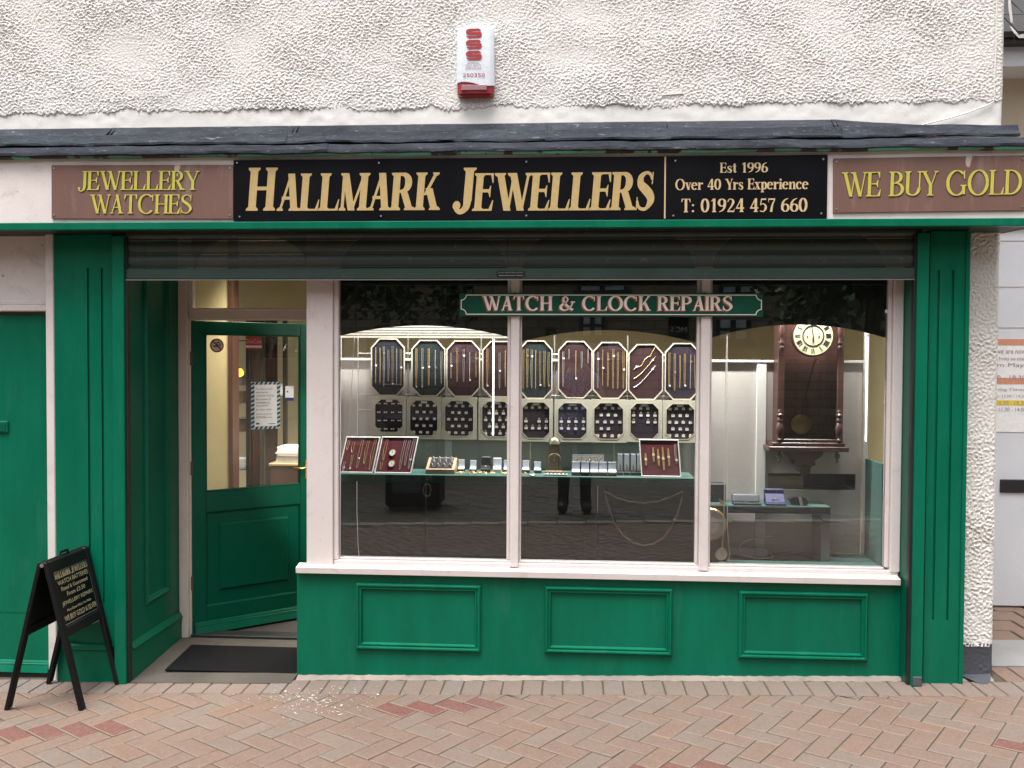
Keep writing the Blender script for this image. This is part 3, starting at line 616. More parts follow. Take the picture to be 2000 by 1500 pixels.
# pier beside the pilaster, bitumen plinth below
x0, x1 = px(1886, 850, .1).x, px(1957, 850, .1).x; zp = px(1920, 1262, .1).z
relief_part('pier', M['rough'], B, x0, XC, zp, 2.30, .10, .0036, .021, .0042, 11, rnd=.03, an=.9)
relief_part('plinth', M['plinth'], B, x0, XC - .004, gz(x0) - .03, zp + .012, .094, .0028, .045, .0055, 19, rnd=.02)
a = gpx(1890, 1322); b = gpx(1945, 1345)
MB().prism([(0, 0)] * 0 + [(1.99, -.0), (2.10, .0), (2.06, .03)], 0, .01)
mb = MB(); mb.add([(1.93, .085, gz(1.93) + .016), (2.09, .085, gz(2.09) + .018), (2.06, .02, gz(2.06) + .006), (2.02, -.035, gz(2.02) - .002), (1.97, .03, gz(1.97) + .008)], [(0, 4, 3, 2, 1)]).build('bitumen_splash', M['plinth'], B)

# fascia: white board, green strip, soffit, bead
YF = -.16
XFL, XFR = -3.4, 2.19
zs1, zs0 = px(1000, 431, YF).z, px(1000, 446, YF).z; zf1 = px(1000, 303, YF).z
box('fascia_board', M['fascia'], B, XFL, XFR, YF, YF + .03, zs1, zf1 + .02)
box('fascia_strip', M['green'], B, XFL, XFR + .004, YF - .014, YF + .03, zs0, zs1 - .0005, .003)
MB().add([(XFL, YF + .032, zs0 + .004), (XFR, YF + .032, zs0 + .004), (XC - .03, .12, zs0 + .004), (XFL, .12, zs0 + .004)], [(0, 1, 2, 3)]).build('soffit', M['dkpanel'], B)
MB().hexa([(XFR - .02, YF + .03, zs0), (XFR, YF + .03, zs0), (XC + .01, .10, zs0), (XC - .01, .10, zs0)], [(XFR - .02, YF + .03, zf1), (XFR, YF + .03, zf1), (XC + .01, .10, zf1), (XC - .01, .10, zf1)]).build('fascia_return', M['white'], B)
zbd = px(1000, 298, -.17).z
MB().tube([(XFL + i * .1, -.178, zbd + .002 * math.sin(i * .9)) for i in range(int((XFR - XFL) / .1) + 1)], .0125, 10).build('fascia_bead', M['patina'], B, smooth=True)
# lead roof: flashing, upper sheets, lower drip sheets
lead_p = MB()
zfl1, zfl0 = px(1000, 240, .09).z, px(1000, 262, .07).z
def lead_sheet(name, parent, xa, xb, prof, seed, amp=.004, taper=None, lap=0):
    g = np.random.default_rng(seed); n = max(6, int((xb - xa) / .025)); ns = np.convolve(g.standard_normal(n + 41), np.hanning(11) / 5, 'same')[20:21 + n]; n2 = np.convolve(g.standard_normal(n + 41), np.hanning(5) / 2.5, 'same')[20:21 + n]
    mb = MB(); m = len(prof)
    for i in range(n + 1):
        x = xa + (xb - xa) * i / n; tp = taper(x) if taper else 0
        for k, (y, z) in enumerate(prof):
            wv = amp * (ns[i] * (1 if k > 0 else .4) + .5 * n2[i] * math.sin(k * 1.7 + i * .3)); mb.v.append((x, y - lap + wv * .8, z + wv + tp * (1 - k / (m - 1)) * (1 if k < m - 1 else 0)))
    for i in range(n):
        for k in range(m - 1): mb.f.append((i * m + k, i * m + k + 1, (i + 1) * m + k + 1, (i + 1) * m + k))
    mb.f.append(tuple(range(m))); mb.f.append(tuple(n * m + k for k in range(m)))
    return mb.build(name, M['lead'], parent, smooth=True)
LR = MB().box(XFL, XFR, YF + .035, .09, zf1 + .02, zf1 + .05).build('lead_roof', M['lead'], B)
xcut = [XFL, px(187, 260, -.13).x, px(560, 260, -.13).x, px(1075, 260, -.13).x, px(1310, 260, -.13).x, px(1655, 250, -.13).x, px(1990, 260, -.13).x]
zu1, zu0 = px(1000, 250, -.13).z, px(1000, 275, -.13).z; hu = zu1 - zu0
zl1, zl0 = px(1000, 276, -.19).z, px(1000, 295, -.19).z; hl = zl1 - zl0
ztop = px(1000, 241, .09).z
for i in range(6):
    fl = lambda x: 0.0
    if i == 5:
        fl = lambda x: -(ztop - zu1 + .01) * max(0, min(1, (x - xcut[5]) / (xcut[6] - xcut[5])))
    lead_sheet('flashing', LR, xcut[i] - .02, xcut[i + 1], [(.088, ztop), (.080, ztop - .004), (.02, zu1 + .012), (-.03, zu1 - .004)], 20 + i, .002, fl, (i % 2) * .003)
    lead_sheet('lead_sheet', LR, xcut[i] - .025, xcut[i + 1], [(.03, zu1 + .006), (-.085, zu1), (-.112, zu1 - hu * .10), (-.120, zu1 - hu * .38), (-.128, zu1 - hu * .66), (-.140, zu1 - hu * .86), (-.140, zu0 - .002), (-.10, zu0 + .002)], 30 + i, .0065, None, (i % 2) * .004)
xc2 = [XFL, px(158, 285, -.19).x, px(640, 285, -.19).x, px(1130, 285, -.19).x, px(1480, 285, -.19).x, XFR + .03]
for i in range(5):
    lead_sheet('drip_sheet', LR, xc2[i] - .025, xc2[i + 1], [(-.09, zl1 + .006), (-.165, zl1), (-.184, zl1 - hl * .14), (-.190, zl1 - hl * .45), (-.200, zl1 - hl * .72), (-.200, zl0), (-.182, zl0 - .003)], 50 + i, .005, None, (i % 2) * .004)

# pilasters
def pilaster(name, u0_, u1_, flutes, vt, vb, plate_u0, yback=.0):
    x0, x1 = px(plate_u0, 850, 0).x, px(u1_, 850, 0).x; xo = px(u0_, 850, .02).x
    P = box(name, M['green'], B, xo, x1, .012, .115, gz(xo) - .04, zs0 + .003, .003)
    zt, zb = px((u0_ + u1_) / 2, vt, 0).z, px((u0_ + u1_) / 2, vb, 0).z; gw = .006; zg = gz(xo) - .03
    mb = MB(); edges = [x0] + [e for f in flutes for e in (px(f, 850, 0).x - gw, px(f, 850, 0).x + gw)] + [x1]
    for i in range(0, len(edges), 2): mb.box(edges[i], edges[i + 1], 0, .0119, zb, zt)
    mb.box(x0, x1, 0, .0119, zg, zb); mb.box(x0, x1, 0, .0119, zt, zs0)
    mb.build('fluted_face', M['green'], P)
    return P
PL = pilaster('pilaster', 109, 221, (174, 201), 524, 1178, 148)
PR = pilaster('pilaster', 1810, 1889, (1828, 1856), 528, 1212, 1811)
a, b = px(1880, 850, 0).x, px(1888, 850, 0).x
box('edge_bead', M['green'], PR, a, b, -.010, .011, gz(a) - .02, zs0 - .002, .003)
a, b, z0, z1 = rc(112, 1258, 222, 1270, -.01)
mb = MB(); mb.box(a, b, -.022, .011, z0, z1, .006); mb.box(a, b, -.012, .011, gz(a) - .03, z0 - .0005, .002); mb.build('pilaster_plinth', M['green'], PL)
# shutter guides
def guide(u0_, u1_):
    x0, x1 = px(u0_, 850, -.045).x, px(u1_, 850, -.045).x
    g = MB().box(x0, x1, -.045, -.011, gz(x0) - .01, zs0 - .012, .004).build('shutter_guide', M['green'], B)
    s = .5 * (x0 + x1)
    return x0, x1, g
gl0, gl1, GL = guide(220, 243)
gr0, gr1, GR = guide(1787, 1810)
box('guide_foot', M['plinth'], GR, gr0 + .008, gr1 - .006, -.052, -.0455, gz(gr0) + .004, gz(gr0) + .05, .004)
box('track_slot', M['dkpanel'], GL, gl1 + .0005, gl1 + .012, -.030, .0, gz(gl1), zs0 - .02)
box('track_slot', M['dkpanel'], GR, gr0 - .012, gr0 - .0005, -.030, .0, gz(gr0), zs0 - .02)
# right return between guide and window
xr = px(1764, 850, .08).x
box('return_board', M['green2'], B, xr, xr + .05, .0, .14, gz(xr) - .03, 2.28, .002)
# roller shutter: curved laths and bottom rail
RS = thing('roller_shutter', None, None, (0, 0, 0)); RS.parent = B; RS.location = Vector((0, -.015, 0)) - B.location
for v1_, v0_ in ((446.5, 467), (467.5, 494), (494.5, 521)):
    za, zc = px(1000, v1_, -.02).z, px(1000, v0_, -.02).z; h = za - zc; mb = MB(); N = 8
    pr = [(-.008 - .013 * math.sin(PI * (i + .3) / (N + .6)), zc + .004 + (h - .006) * i / N) for i in range(N + 1)] + [(.002, za), (.0, zc + .002)]
    n = len(pr)
    for x in (gl1 + .001, gr0 - .001): mb.v += [(x, y, z) for y, z in pr]
    mb.f += [(i, (i + 1) % n, n + (i + 1) % n, n + i) for i in range(N)]
    mb.build('lath', M['perf'], RS, smooth=True)
    MB().tube([(gl1 + .001 + (gr0 - gl1 - .002) * i / 30, -.014, zc + .001) for i in range(31)], .0035, 6).build('lath_joint', M['shutter_rail'], RS)
za, zc = px(1000, 522, -.02).z, px(1000, 546, -.02).z
box('bottom_rail', M['shutter_rail'], RS, gl1 + .002, gr0 - .006, -.030, .002, zc, za - .003, .006)
box('rail_lip', M['steel'], RS, gl1 + .006, gr0 - .010, -.034, -.0305, zc - .004, zc + .001)
x0, x1, z0, z1 = rc(969, 529, 1026, 541, -.033)
NPt = MB().prism([(x0 + .012 * (1 - math.cos(t_)) if False else (x0 + x1) / 2 + ((x1 - x0) / 2 - .012) * sx + .012 * math.cos(t_), (z0 + z1) / 2 + (z1 - z0) / 2 * math.sin(t_)) for sx, r_ in ((1, range(-90, 91, 30)), (-1, range(90, 271, 30))) for t_ in [math.radians(q) for q in r_]], -.0335, -.0302).build('maker_plate', M['boxblack'], RS)
mb = MB(); sans_text('A. FOX INDUSTRIAL DOORS', x0 + .012, x1 - .012, (z0 + z1) / 2 + .003, z1 - .005, -.0338, mb); mb.box(x0 + .014, x1 - .05, -.0337, -.0336, z0 + .006, z0 + .009); mb.box(x1 - .045, x1 - .012, -.0337, -.0336, z0 + .006, z0 + .009); mb.build('maker_lettering', M['silver'], RS)

# stall riser with three moulded panels
YR = .08
xL, xR = px(580, 1220, YR).x, xr - .001
zr1 = px(1168, 1131, YR).z
mb = MB(); mb.box(xL, xR, YR, YR + .03, gz(xL) - .03, zr1 + .004); mb.box(xL, xL + .03, YR + .0305, .62, gz(xL) - .03, zr1)
RI = mb.build('stall_riser', M['green'], B)
for (u0_, v0_, u1_, v1_) in ((694, 1140.5, 940, 1271.5), (1063, 1147, 1314, 1278.5), (1442, 1156, 1696, 1289)):
    x0, x1, z0, z1 = rc(u0_, v0_, u1_, v1_, YR - .012)
    MB().ringmould(x0, x1, z0, z1, [(0, 0), (.002, .010), (.009, .020), (.016, .019), (.020, .012), (.024, .011), (.027, .015), (.031, .014), (.035, .004), (.037, .0)], 'y', YR - .0003).build('panel_moulding', M['green'], RI)
# window frame
YW = .098
WF = thing('display_window', None, None, (0, 0, 0)); WF.parent = B; WF.location = Vector((0, YW, 0)) - B.location
zw0, zwb = px(1180, 1119, YW).z, px(1180, 1099, YW).z       # bottom rail
ztp = 2.28
xs0, xs1 = px(578, 1125, .05).x, px(1759, 1125, .05).x
zs_b, zs_t = px(1168, 1131, .05).z, px(1168, 1120, .05).z
MB().hexa([(xs0, .048, zs_b), (xs1, .048, zs_b), (xs1, .11, zs_b), (xs0, .11, zs_b)], [(xs0, .046, zs_t), (xs1, .046, zs_t), (xs1, .11, zs_t + .012), (xs0, .11, zs_t + .012)]).build('sill', M['white'], WF)
xg = [px(u, 820, YW).x for u in (600, 661, 990, 1018, 1360, 1390, 1733, 1760)]
xpb_ = px(650, 820, .085).x
mb = MB(); mb.box(xpb_ + .0005, xg[7], YW, .15, zs_t + .004, zwb - .012, .004); mb.box(xg[1] + .0002, xg[6] - .0002, YW + .014, .149, zwb - .0119, zwb, .003); mb.build('bottom_rail', M['white'], WF)
xpb = px(650, 820, .085).x
box('post', M['white'], WF, xg[0], xpb, .084, .16, zs_t + .004, ztp, .003)
mb = MB(); mb.box(xpb + .0005, xg[1], YW, .15, zwb - .0118, ztp, .004); mb.box(xg[0] + .001, xg[0] + .05, .1605, .62, zr1, ztp, .002); mb.build('side_frame', M['white'], WF)
for i in (2, 4):
    c0, c1 = xg[i], xg[i + 1]
    mb = MB(); mb.box(c0 + .018, c1 - .010, YW - .010, .15, zwb - .03, ztp, .004); mb.box(c0, c0 + .0175, YW + .012, .149, zwb, ztp, .005); mb.box(c1 - .0095, c1, YW + .012, .149, zwb, ztp, .004); mb.build('mullion', M['white'], WF)
mb = MB(); mb.box(xg[6] + .022, xg[7] + .004, YW - .006, .15, zwb - .02, ztp, .004); mb.box(xg[6], xg[6] + .0215, YW + .010, .149, zwb, ztp, .005); mb.box(xg[6] + .0215, xg[6] + .0218, .1, .14, zwb, ztp); mb.build('right_jamb', M['white'], WF)
for i in (1, 3, 5): box('pane', M['glass'], WF, xg[i] - .004, xg[i + 1] + .004, .128, .134, zwb - .004, ztp)
box('side_lining', M['partition'], WF, xg[0] + .024, xg[0] + .032, .1605, .6, zr1 + .02, ztp)
box('side_pane', M['thinglass'], WF, xg[0] + .016, xg[0] + .021, .1605, .6, zr1 + .02, ztp - .05)
# arched spandrels at the head of each light, seen through the perforated laths
for (ua, ub) in ((661, 990), (1018, 1360), (1390, 1733)):
    xa, xb = px(ua, 480, .115).x, px(ub, 480, .115).x; zs_, zt_ = px(1000, 533, .115).z, ztp; ra = .34
    for sgn, xx in ((1, xa), (-1, xb)):
        pts = [(xx, zs_)] + [(xx + sgn * (ra - ra * math.cos(q * PI / 20)), zs_ + (zt_ - zs_) * math.sin(q * PI / 20)) for q in range(11)] + [(xx, zt_)]
        MB().prism(pts if sgn > 0 else pts[::-1], .112, .126).build('arched_spandrel', M['white'], WF)

# left end: panel over the side door, frame, door
xj0, xj1 = px(97, 850, .05).x, px(109, 850, .03).x
box('door_jamb', M['white'], B, xj0, xj1, .02, .16, gz(xj0) - .02, zs0 + .01, .004)
z0, z1 = px(50, 592, .08).z, zs0 + .01
OP = box('overdoor_panel', M['fascia'], B, XFL, xj0, .082, .10, z0, z1)
zt0, zt1 = px(50, 608, .06).z, px(50, 596, .06).z
mb = MB(); mb.box(XFL, xj0 - .001, .05, .12, zt0, zt1, .004); mb.box(XFL, xj0 - .001, .068, .12, zt1 + .0003, z0 + .012, .004); mb.build('transom', M['white'], B)
xd0 = px(97.5, 950, .09).x; zd1 = px(50, 616, .09).z; zd0 = px(50, 1292, .09).z
SD = box('side_door', M['green'], B, xd0 - .86, xd0 - .002, .090, .13, zd0 - .03, zd1, .003)
box('panel_joint', M['green2'], SD, xd0 - .86, xd0 - .002, .0885, .0898, px(50, 1197, .09).z, px(50, 1197, .09).z + .003)
za, zb = px(50, 1290, .08).z, px(50, 1311, .08).z
mb = MB(); mb.hexa([(xd0 - .86, .0899, za), (xd0 - .006, .0899, za), (xd0 - .006, .0899, zb), (xd0 - .86, .0899, zb)], [(xd0 - .86, .078, za - .006), (xd0 - .006, .078, za - .006), (xd0 - .006, .060, zb), (xd0 - .86, .060, zb)]); mb.box(xd0 - .86, xd0 - .006, .072, .0785, za - .022, za - .012, .003); mb.build('weather_bar', M['green'], SD)
x0, x1, z0, z1 = rc(-60, 822, 15, 845, .08)
mb = MB(); mb.box(x0, x1, .078, .0899, z0, z1, .004); LB = mb.build('letter_plate', M['green'], SD)
box('letter_flap', M['green2'], LB, x0 + .01, x1 - .008, .0755, .0779, z0 + .008, z1 - .008, .002)
for u, v, r in ((95, 742, .008), (95, 961, .007), (95, 983, .007)):
    c = px(u - 1, v, .09); MB().lathe((c.x - .003, .088, c.z), [(r, 0), (r * .8, .003)], 10, 'y').build('keyhole', M['dkpanel'], SD)
box('door_sill', M['dkpanel'], B, XFL, xj0, .07, .13, gz(-2.8) - .05, gz(-2.8) + .015)
box('wall_left', M['partition'], B, XFL, xj0 - .0, .14, .16, -.2, 2.3)

# lobby: reveal, frame, fanlight, open door
XV = px(250, 900, .0).x
YD = .62
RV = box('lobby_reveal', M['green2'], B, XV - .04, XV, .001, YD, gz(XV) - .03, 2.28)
def ry(u, v=900):   # depth along the reveal plane X = XV at pixel column u
    d = fw + RT * ((u - 1000) / F) + UP * ((750 - v) / F); k = (XV - CAM.x) / d.x; p = CAM + d * k; return p.y, p.z
ya, _ = ry(281); yb, _ = ry(328); _, zc = ry(300, 1172)
MB().ringmould(ya, yb, zc, 2.2, [(0, 0), (.002, .008), (.012, .018), (.020, .016), (.026, .010), (.030, .011), (.034, .002), (.036, 0)], 'x', XV + .0003).build('panel_moulding', M['green2'], RV)
_, zk = ry(300, 1236)
mb = MB(); mb.box(XV + .0003, XV + .016, .003, YD - .002, gz(XV) - .03, zk - .002, .002); mb.hexa([(XV + .0003, .003, zk - .0015), (XV + .024, .003, zk - .0015), (XV + .024, YD - .002, zk - .0015), (XV + .0003, YD - .002, zk - .0015)], [(XV + .0003, .003, zk + .03), (XV + .006, .003, zk + .03), (XV + .006, YD - .002, zk + .03), (XV + .0003, YD - .002, zk + .03)]); mb.build('skirting', M['green2'], RV)
xh = px(372, 900, YD).x
xdr = xL + .2
ZF = px(440, 1262, .45).z - .002
mb = MB(); mb.box(XV + .0005, xh - .012, YD - .012, YD + .08, gz(XV), 2.30, .003); mb.box(xh - .0118, xh, YD + .004, YD + .08, gz(XV), 2.2, .003); mb.build('lobby_frame', M['lobbywhite'], B)
zt0, zt1 = px(480, 625, YD).z, px(480, 603, YD).z
mb = MB(); mb.box(xh + .0003, xL + .3, YD - .012, YD + .08, zt0, zt1, .003); mb.box(xh + .0003, xL + .3, YD - .028, YD - .0125, zt1 - .012, zt1 + .002, .003); mb.build('lobby_transom', M['lobbywhite'], B)
box('fanlight', M['thinglass'], B, xh, xL + .3, YD + .03, YD + .035, zt1 + .0005, 2.3)
# arched head behind the fanlight
xa, xb = px(376, 480, YD + .06).x, px(606, 480, YD + .06).x; zsp = px(490, 535, YD + .06).z; zap = px(490, 455, YD + .06).z
pts = [(xa + (xb - xa) * i / 16, zsp + (zap - zsp) * math.sqrt(max(0, 1 - (2 * i / 16 - 1) ** 2))) for i in range(17)]
MB().prism([(xa - .03, zsp)] + pts + [(xb + .03, zsp), (xb + .03, 2.3), (xa - .03, 2.3)], YD + .06, YD + .075).build('arched_head', M['pelmet'], B)
M['rust'] = plain('rusty hinge', (.13, .085, .055), .6)
# the open door, built flat and then swung in on its hinges
DW, zd0, zd1 = .765, px(376, 1251, YD).z + .004, zt0 - .004
DH = zd1 - zd0
door = thing('shop_door', None, None); door.parent = B; door.location = Vector((xh + .004, YD + .012, zd0)) - B.location
def zdl(v, u=404, y=.65): return px(u, v, y).z - zd0
gl_0, gl_1 = zdl(962), zdl(652); st = .082
mb = MB(); mb.box(0, st, 0, .042, 0, DH, .002); mb.box(DW - .09, DW, 0, .042, 0, DH, .002); mb.box(st + .0003, DW - .0903, 0, .042, gl_1, DH, .002)
pz0, pz1 = zdl(1188), zdl(1003); mb.box(st + .0003, DW - .0903, 0, .042, pz1, gl_0, .002); mb.box(st + .0003, DW - .0903, 0, .042, 0, pz0, .002); mb.box(st + .0003, DW - .0903, .012, .032, pz0 + .0003, pz1 - .0003)
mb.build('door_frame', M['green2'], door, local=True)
MB().ringmould(st, DW - .09, pz0, pz1, [(0, .0005), (.004, -.002), (.010, -.012)], 'y', 0).build('panel_bead', M['green2'], door, local=True)
mb = MB(); a0, a1, c0, c1 = st + .075, DW - .165, pz0 + .085, pz1 - .07
mb.ringmould(a0, a1, c0, c1, [(0, -.0115), (.012, .002)], 'y', 0); mb.add([(a0 + .012, -.002, c0 + .012), (a1 - .012, -.002, c0 + .012), (a1 - .012, -.002, c1 - .012), (a0 + .012, -.002, c1 - .012)], [(0, 1, 2, 3)]); mb.build('raised_panel', M['green2'], door, local=True)
mb = MB(); mb.hexa([(.012, -.0005, .095), (DW - .02, -.0005, .095), (DW - .02, -.0005, .03), (.012, -.0005, .03)], [(.012, -.010, .090), (DW - .02, -.010, .090), (DW - .02, -.034, .03), (.012, -.034, .03)]); mb.box(.012, DW - .02, -.018, -.0095, .068, .078, .003); mb.build('weather_board', M['green2'], door, local=True)
MB().box(st - .004, DW - .086, .018, .022, gl_0 - .004, gl_1 + .004).build('pane', M['thinglass'], door, local=True)
MB().ringmould(st - .001, DW - .089, gl_0 - .001, gl_1 + .001, [(0, .001), (.003, .004), (.007, .0), (.008, -.016)], 'y', 0).build('glazing_bead', M['green2'], door, local=True)
hz = px(590, 913, 1.05).z - zd0
mb = MB(); mb.box(DW - .062, DW - .022, -.006, -.0005, hz - .075, hz + .045, .002); HP = mb.build('handle_plate', M['brass'], door, local=True)
MB().tube([(DW - .042, -.004, hz), (DW - .042, -.034, hz), (DW - .06, -.040, hz + .002), (DW - .10, -.040, hz - .004), (DW - .145, -.040, hz + .004), (DW - .155, -.044, hz + .010)], .0055, 8).build('lever', M['brass'], HP, local=True, smooth=True)
for hv in (700, 915, 1140):
    z_ = px(374, hv, YD).z - zd0; MB().lathe((-.003, -.004, z_ - .04), [(.0065, 0), (.0065, .08)], 8).build('hinge', M['rust'], door, local=True)
door.rotation_euler.z = math.radians(40)
# doorstep
xa, xb = XV + .018, xL - .001
MB().hexa([(xa, -.034, gz(xa) - .05), (xb, -.034, gz(xb) - .05), (xb, YD + .05, gz(xb) - .05), (xa, YD + .05, gz(xa) - .05)], [(xa, -.030, gz(xa) + .004), (xb, -.030, gz(xb) + .003), (xb, YD + .05, ZF), (xa, YD + .05, ZF)]).build('doorstep', M['concrete']); tag(bpy.data.objects['doorstep'], kind='structure')
def stepz(y): return (gz(-1.8) + .004) + (ZF - gz(-1.8) - .004) * (min(y, YD + .05) + .03) / (YD + .08)
box('threshold', M['dkpanel'], B, xh, xL + .2, YD - .01, YD + .09, stepz(YD) - .01, stepz(YD) + .016, .004)

# interior shell of the shop
shell = thing('shop_interior', None, None, (0, 1, 0), kind='structure')
box('floor', M['carpet'], shell, -3.3, XC - .07, .66, 3.4, -.12, stepz(1.0) - .004)
box('back_wall', M['wallyellow'], shell, -3.3, XC - .07, 3.2, 3.25, -.1, 2.6)
box('ceiling', M['ceiling'], shell, -3.3, XC - .07, .305, 3.4, 2.44, 2.5)
box('right_wall', M['wallyellow'], shell, XC - .12, XC - .07, .46, 3.2, -.1, 2.5)
xw = px(447, 800, 1.45).x
box('wing_wall', M['wallyellow'], shell, -3.3, xw, 1.45, 1.55, -.1, 2.5)
box('added_wing_trim', M['wood'], shell, xw + .0005, xw + .03, 1.44, 1.56, -.1, 2.5)  # dark strip added to hide the lamp-lit end of the wall
box('lobby_side_wall', M['wallyellow'], shell, -3.3, XV - .0, YD + .085, YD + .16, -.1, 2.5)
sh_l = thing('added_ceiling_lamp', 'added unseen ceiling light inside the shop', 'lamp', (-.9, 1.9, 2.40))  # unseen fitting added for the lit yellow shop interior
MB().box(-.62, .62, -.17, .17, 0, .035, .01).build('lamp_body', M['plastic_white'], sh_l, local=True)
MB().box(-.58, .58, -.14, .14, -.012, -.0005, .006).build('diffuser', emis('lit diffuser', (1, .93, .80), 2.0), sh_l, local=True)
al = bpy.data.lights.new('added_lamp_light', 'AREA'); al.shape = 'RECTANGLE'; al.size = 1.1; al.size_y = .26; al.energy = 46; al.spread = math.radians(115); al.color = (1, .90, .72)
ao = bpy.data.objects.new('added_lamp_light', al); col.objects.link(ao); ao.parent = sh_l; ao.location = (0, 0, -.02)

el_ = thing('added_entrance_lamp', 'added small ceiling light brightening the shop entrance inside', 'lamp', (-2.02, 1.22, 2.405))  # second lamp added to brighten the wing wall behind the door
MB().box(-.16, .16, -.16, .16, 0, .03, .008).build('lamp_body', M['plastic_white'], el_, local=True)
MB().box(-.14, .14, -.14, .14, -.01, -.0005, .004).build('diffuser', bpy.data.materials['lit diffuser'], el_, local=True)
al = bpy.data.lights.new('added_entrance_light', 'AREA'); al.shape = 'SQUARE'; al.size = .26; al.energy = 13; al.spread = math.radians(95); al.color = (1, .90, .72)
ao = bpy.data.objects.new('added_entrance_light', al); col.objects.link(ao); ao.parent = el_; ao.location = (0, 0, -.02)

# ------------------------------------------------------------------ signs
YSG = YF - .012
def screws(parent, pts, y):
    for (x, z) in pts: MB().lathe((x, y - .003, z), [(.0045, 0), (.005, .0015), (.005, .003)], 8, 'y').build('screw', M['steel'], parent)
def sign_root(name, label, x0, x1, z0, z1, y): return thing(name, label, 'sign', ((x0 + x1) / 2, y, (z0 + z1) / 2))
# main black sign
x0, x1, z0, z1 = rc(456, 307.5, 1616, 429.5, YSG)
S = sign_root('shop_sign', 'long black fascia sign with gold HALLMARK JEWELLERS lettering and phone number', x0, x1, z0, z1, YSG)
xm = px(1299, 368, YSG).x
box('board', M['black'], S, x0, xm - .002, YSG, YSG + .0115, z0, z1, .001)
box('board', M['black'], S, xm + .002, x1, YSG, YSG + .0115, z0, z1, .001)
box('gold_line', M['goldline'], S, xm - .004, xm + .003, YSG - .0012, YSG - .0004, z0 + .003, z1 - .003)
def tl(u0_, v0_, u1_, v1_, y): return rc(u0_, v0_, u1_, v1_, y)
fb = Serif(.235, .085, .042, .065); fr_ = Serif(.128, .044, .030, .062); fm = Serif(.17, .055, .04, .06)
yl = YSG - .0015
for wd_ in ((('H', 480, 327.5, 543, 411.5), ('ALLMARK', 540, 338, 859, 411)), (('J', 884, 327.5, 931, 409), ('EWELLERS', 922, 337, 1278, 411))):
    mb = MB()
    for txt, u0_, v0_, u1_, v1_ in wd_:
        a, b, c, d = tl(u0_, v0_, u1_, v1_, yl); serif_text(fb, txt, a, b, c, d, yl, .10, -.035 if len(txt) > 1 else 0, mb=mb)
    mb.build('lettering', M['gold'], S)
for txt, u0_, v0_, u1_, v1_ in (('Est 1996', 1406, 317.5, 1500, 337), ('Over 40 Yrs Experience', 1319, 349, 1579, 370), ('T: 01924 457 660', 1331, 387.5, 1577, 414)):
    a, b, c, d = tl(u0_, v0_, u1_, v1_, yl)
    for wi in range(txt.count(' ') + 1): serif_text(fm, txt, a, b, c, d, yl, 0, .01, word=wi).build('lettering', M['goldline'], S)
sp = [px(u, v, YSG) for u, v in ((463, 318), (740, 318), (1028, 316), (468, 423), (744, 422), (1028, 421), (1319, 314), (1608, 311), (1315, 421), (1604, 417))]
screws(S, [(p.x, p.z) for p in sp], YSG)
# brown signs
def brown_sign(label, box_, lines, rot, tilt=0):
    x0, x1, z0, z1 = rc(*box_, YSG); S = sign_root('sign', label, x0, x1, z0, z1, YSG)
    box('board', M['brown'], S, x0, x1, YSG + .002, YSG + .0115, z0, z1, .001)
    for txt, u0_, v0_, u1_, v1_ in lines:
        a, b, c, d = tl(u0_, v0_, u1_, v1_, YSG)
        serif_text(fr_, txt, a, b, c, d, YSG + .0006, .03, -.03, .0035, -.0045).build('lettering_edge', M['olive'], S)
        serif_text(fr_, txt, a, b, c, d, YSG - .001, .03, -.03).build('lettering', M['yellow'], S)
    screws(S, [(x0 + .014, z0 + .018), (x0 + .014, z1 - .016), (x1 - .016, z0 + .018), (x1 - .016, z1 - .016)], YSG + .002)
    S.rotation_euler.y = rot
brown_sign('faded brown sign with yellow JEWELLERY WATCHES lettering', (100, 322, 455, 427), (('JEWELLERY', 152, 334, 390, 371), ('WATCHES', 176, 380, 375, 417)), .006)
brown_sign('faded brown sign with yellow WE BUY GOLD lettering', (1628, 306, 2004, 413), (('WE BUY GOLD', 1644, 334, 1996, 382),), -.008)
# green window sign
YG = .072
x0, x1, z0, z1 = rc(897, 572.5, 1491, 618, YG)
S = sign_root('window_sign', 'green board across the window lettered WATCH & CLOCK REPAIRS in cream and red', x0, x1, z0, z1, YG)
box('board', M['boardgreen'], S, x0, x1, YG, YG + .014, z0, z1, .002)
i_, r_ = .010, .026
pts = []
for cx, cz, a0, a1 in ((x0 + i_, z0 + i_, 90, 0), (x1 - i_, z0 + i_, 180, 90), (x1 - i_, z1 - i_, 270, 180), (x0 + i_, z1 - i_, 360, 270)):
    for q in range(7): an = math.radians(a0 + (a1 - a0) * q / 6); pts.append((cx + r_ * math.cos(an), cz + r_ * math.sin(an)))
pts.append(pts[0]); mb = MB(); fs_ = Serif()
for k in range(len(pts) - 1):
    p, q = Vector(pts[k]), Vector(pts[k + 1]); d = (q - p)
    if d.length < 1e-6: continue
    d.normalize(); n_ = Vector((-d.y, d.x)) * .0022; e = d * .001; yy = YG - .0006 - .00004 * (k % 3)
    mb.poly([(p.x + n_.x - e.x, yy, p.y + n_.y - e.y), (q.x + n_.x + e.x, yy, q.y + n_.y + e.y), (q.x - n_.x + e.x, yy, q.y - n_.y + e.y), (p.x - n_.x - e.x, yy, p.y - n_.y - e.y)])
mb.build('border_line', M['cream'], S)
fw_ = Serif(.17, .075, .03, .05)
a, b, c, d = rc(942, 578.5, 1431, 606.5, YG)
serif_text(fw_, 'WATCH & CLOCK REPAIRS', a, b, c, d, YG - .0008, 0, .01, -.0055, -.0055).build('lettering_edge', M['redprint'], S)
serif_text(fw_, 'WATCH & CLOCK REPAIRS', a, b, c, d, YG - .0020, 0, .01).build('lettering', M['cream'], S)
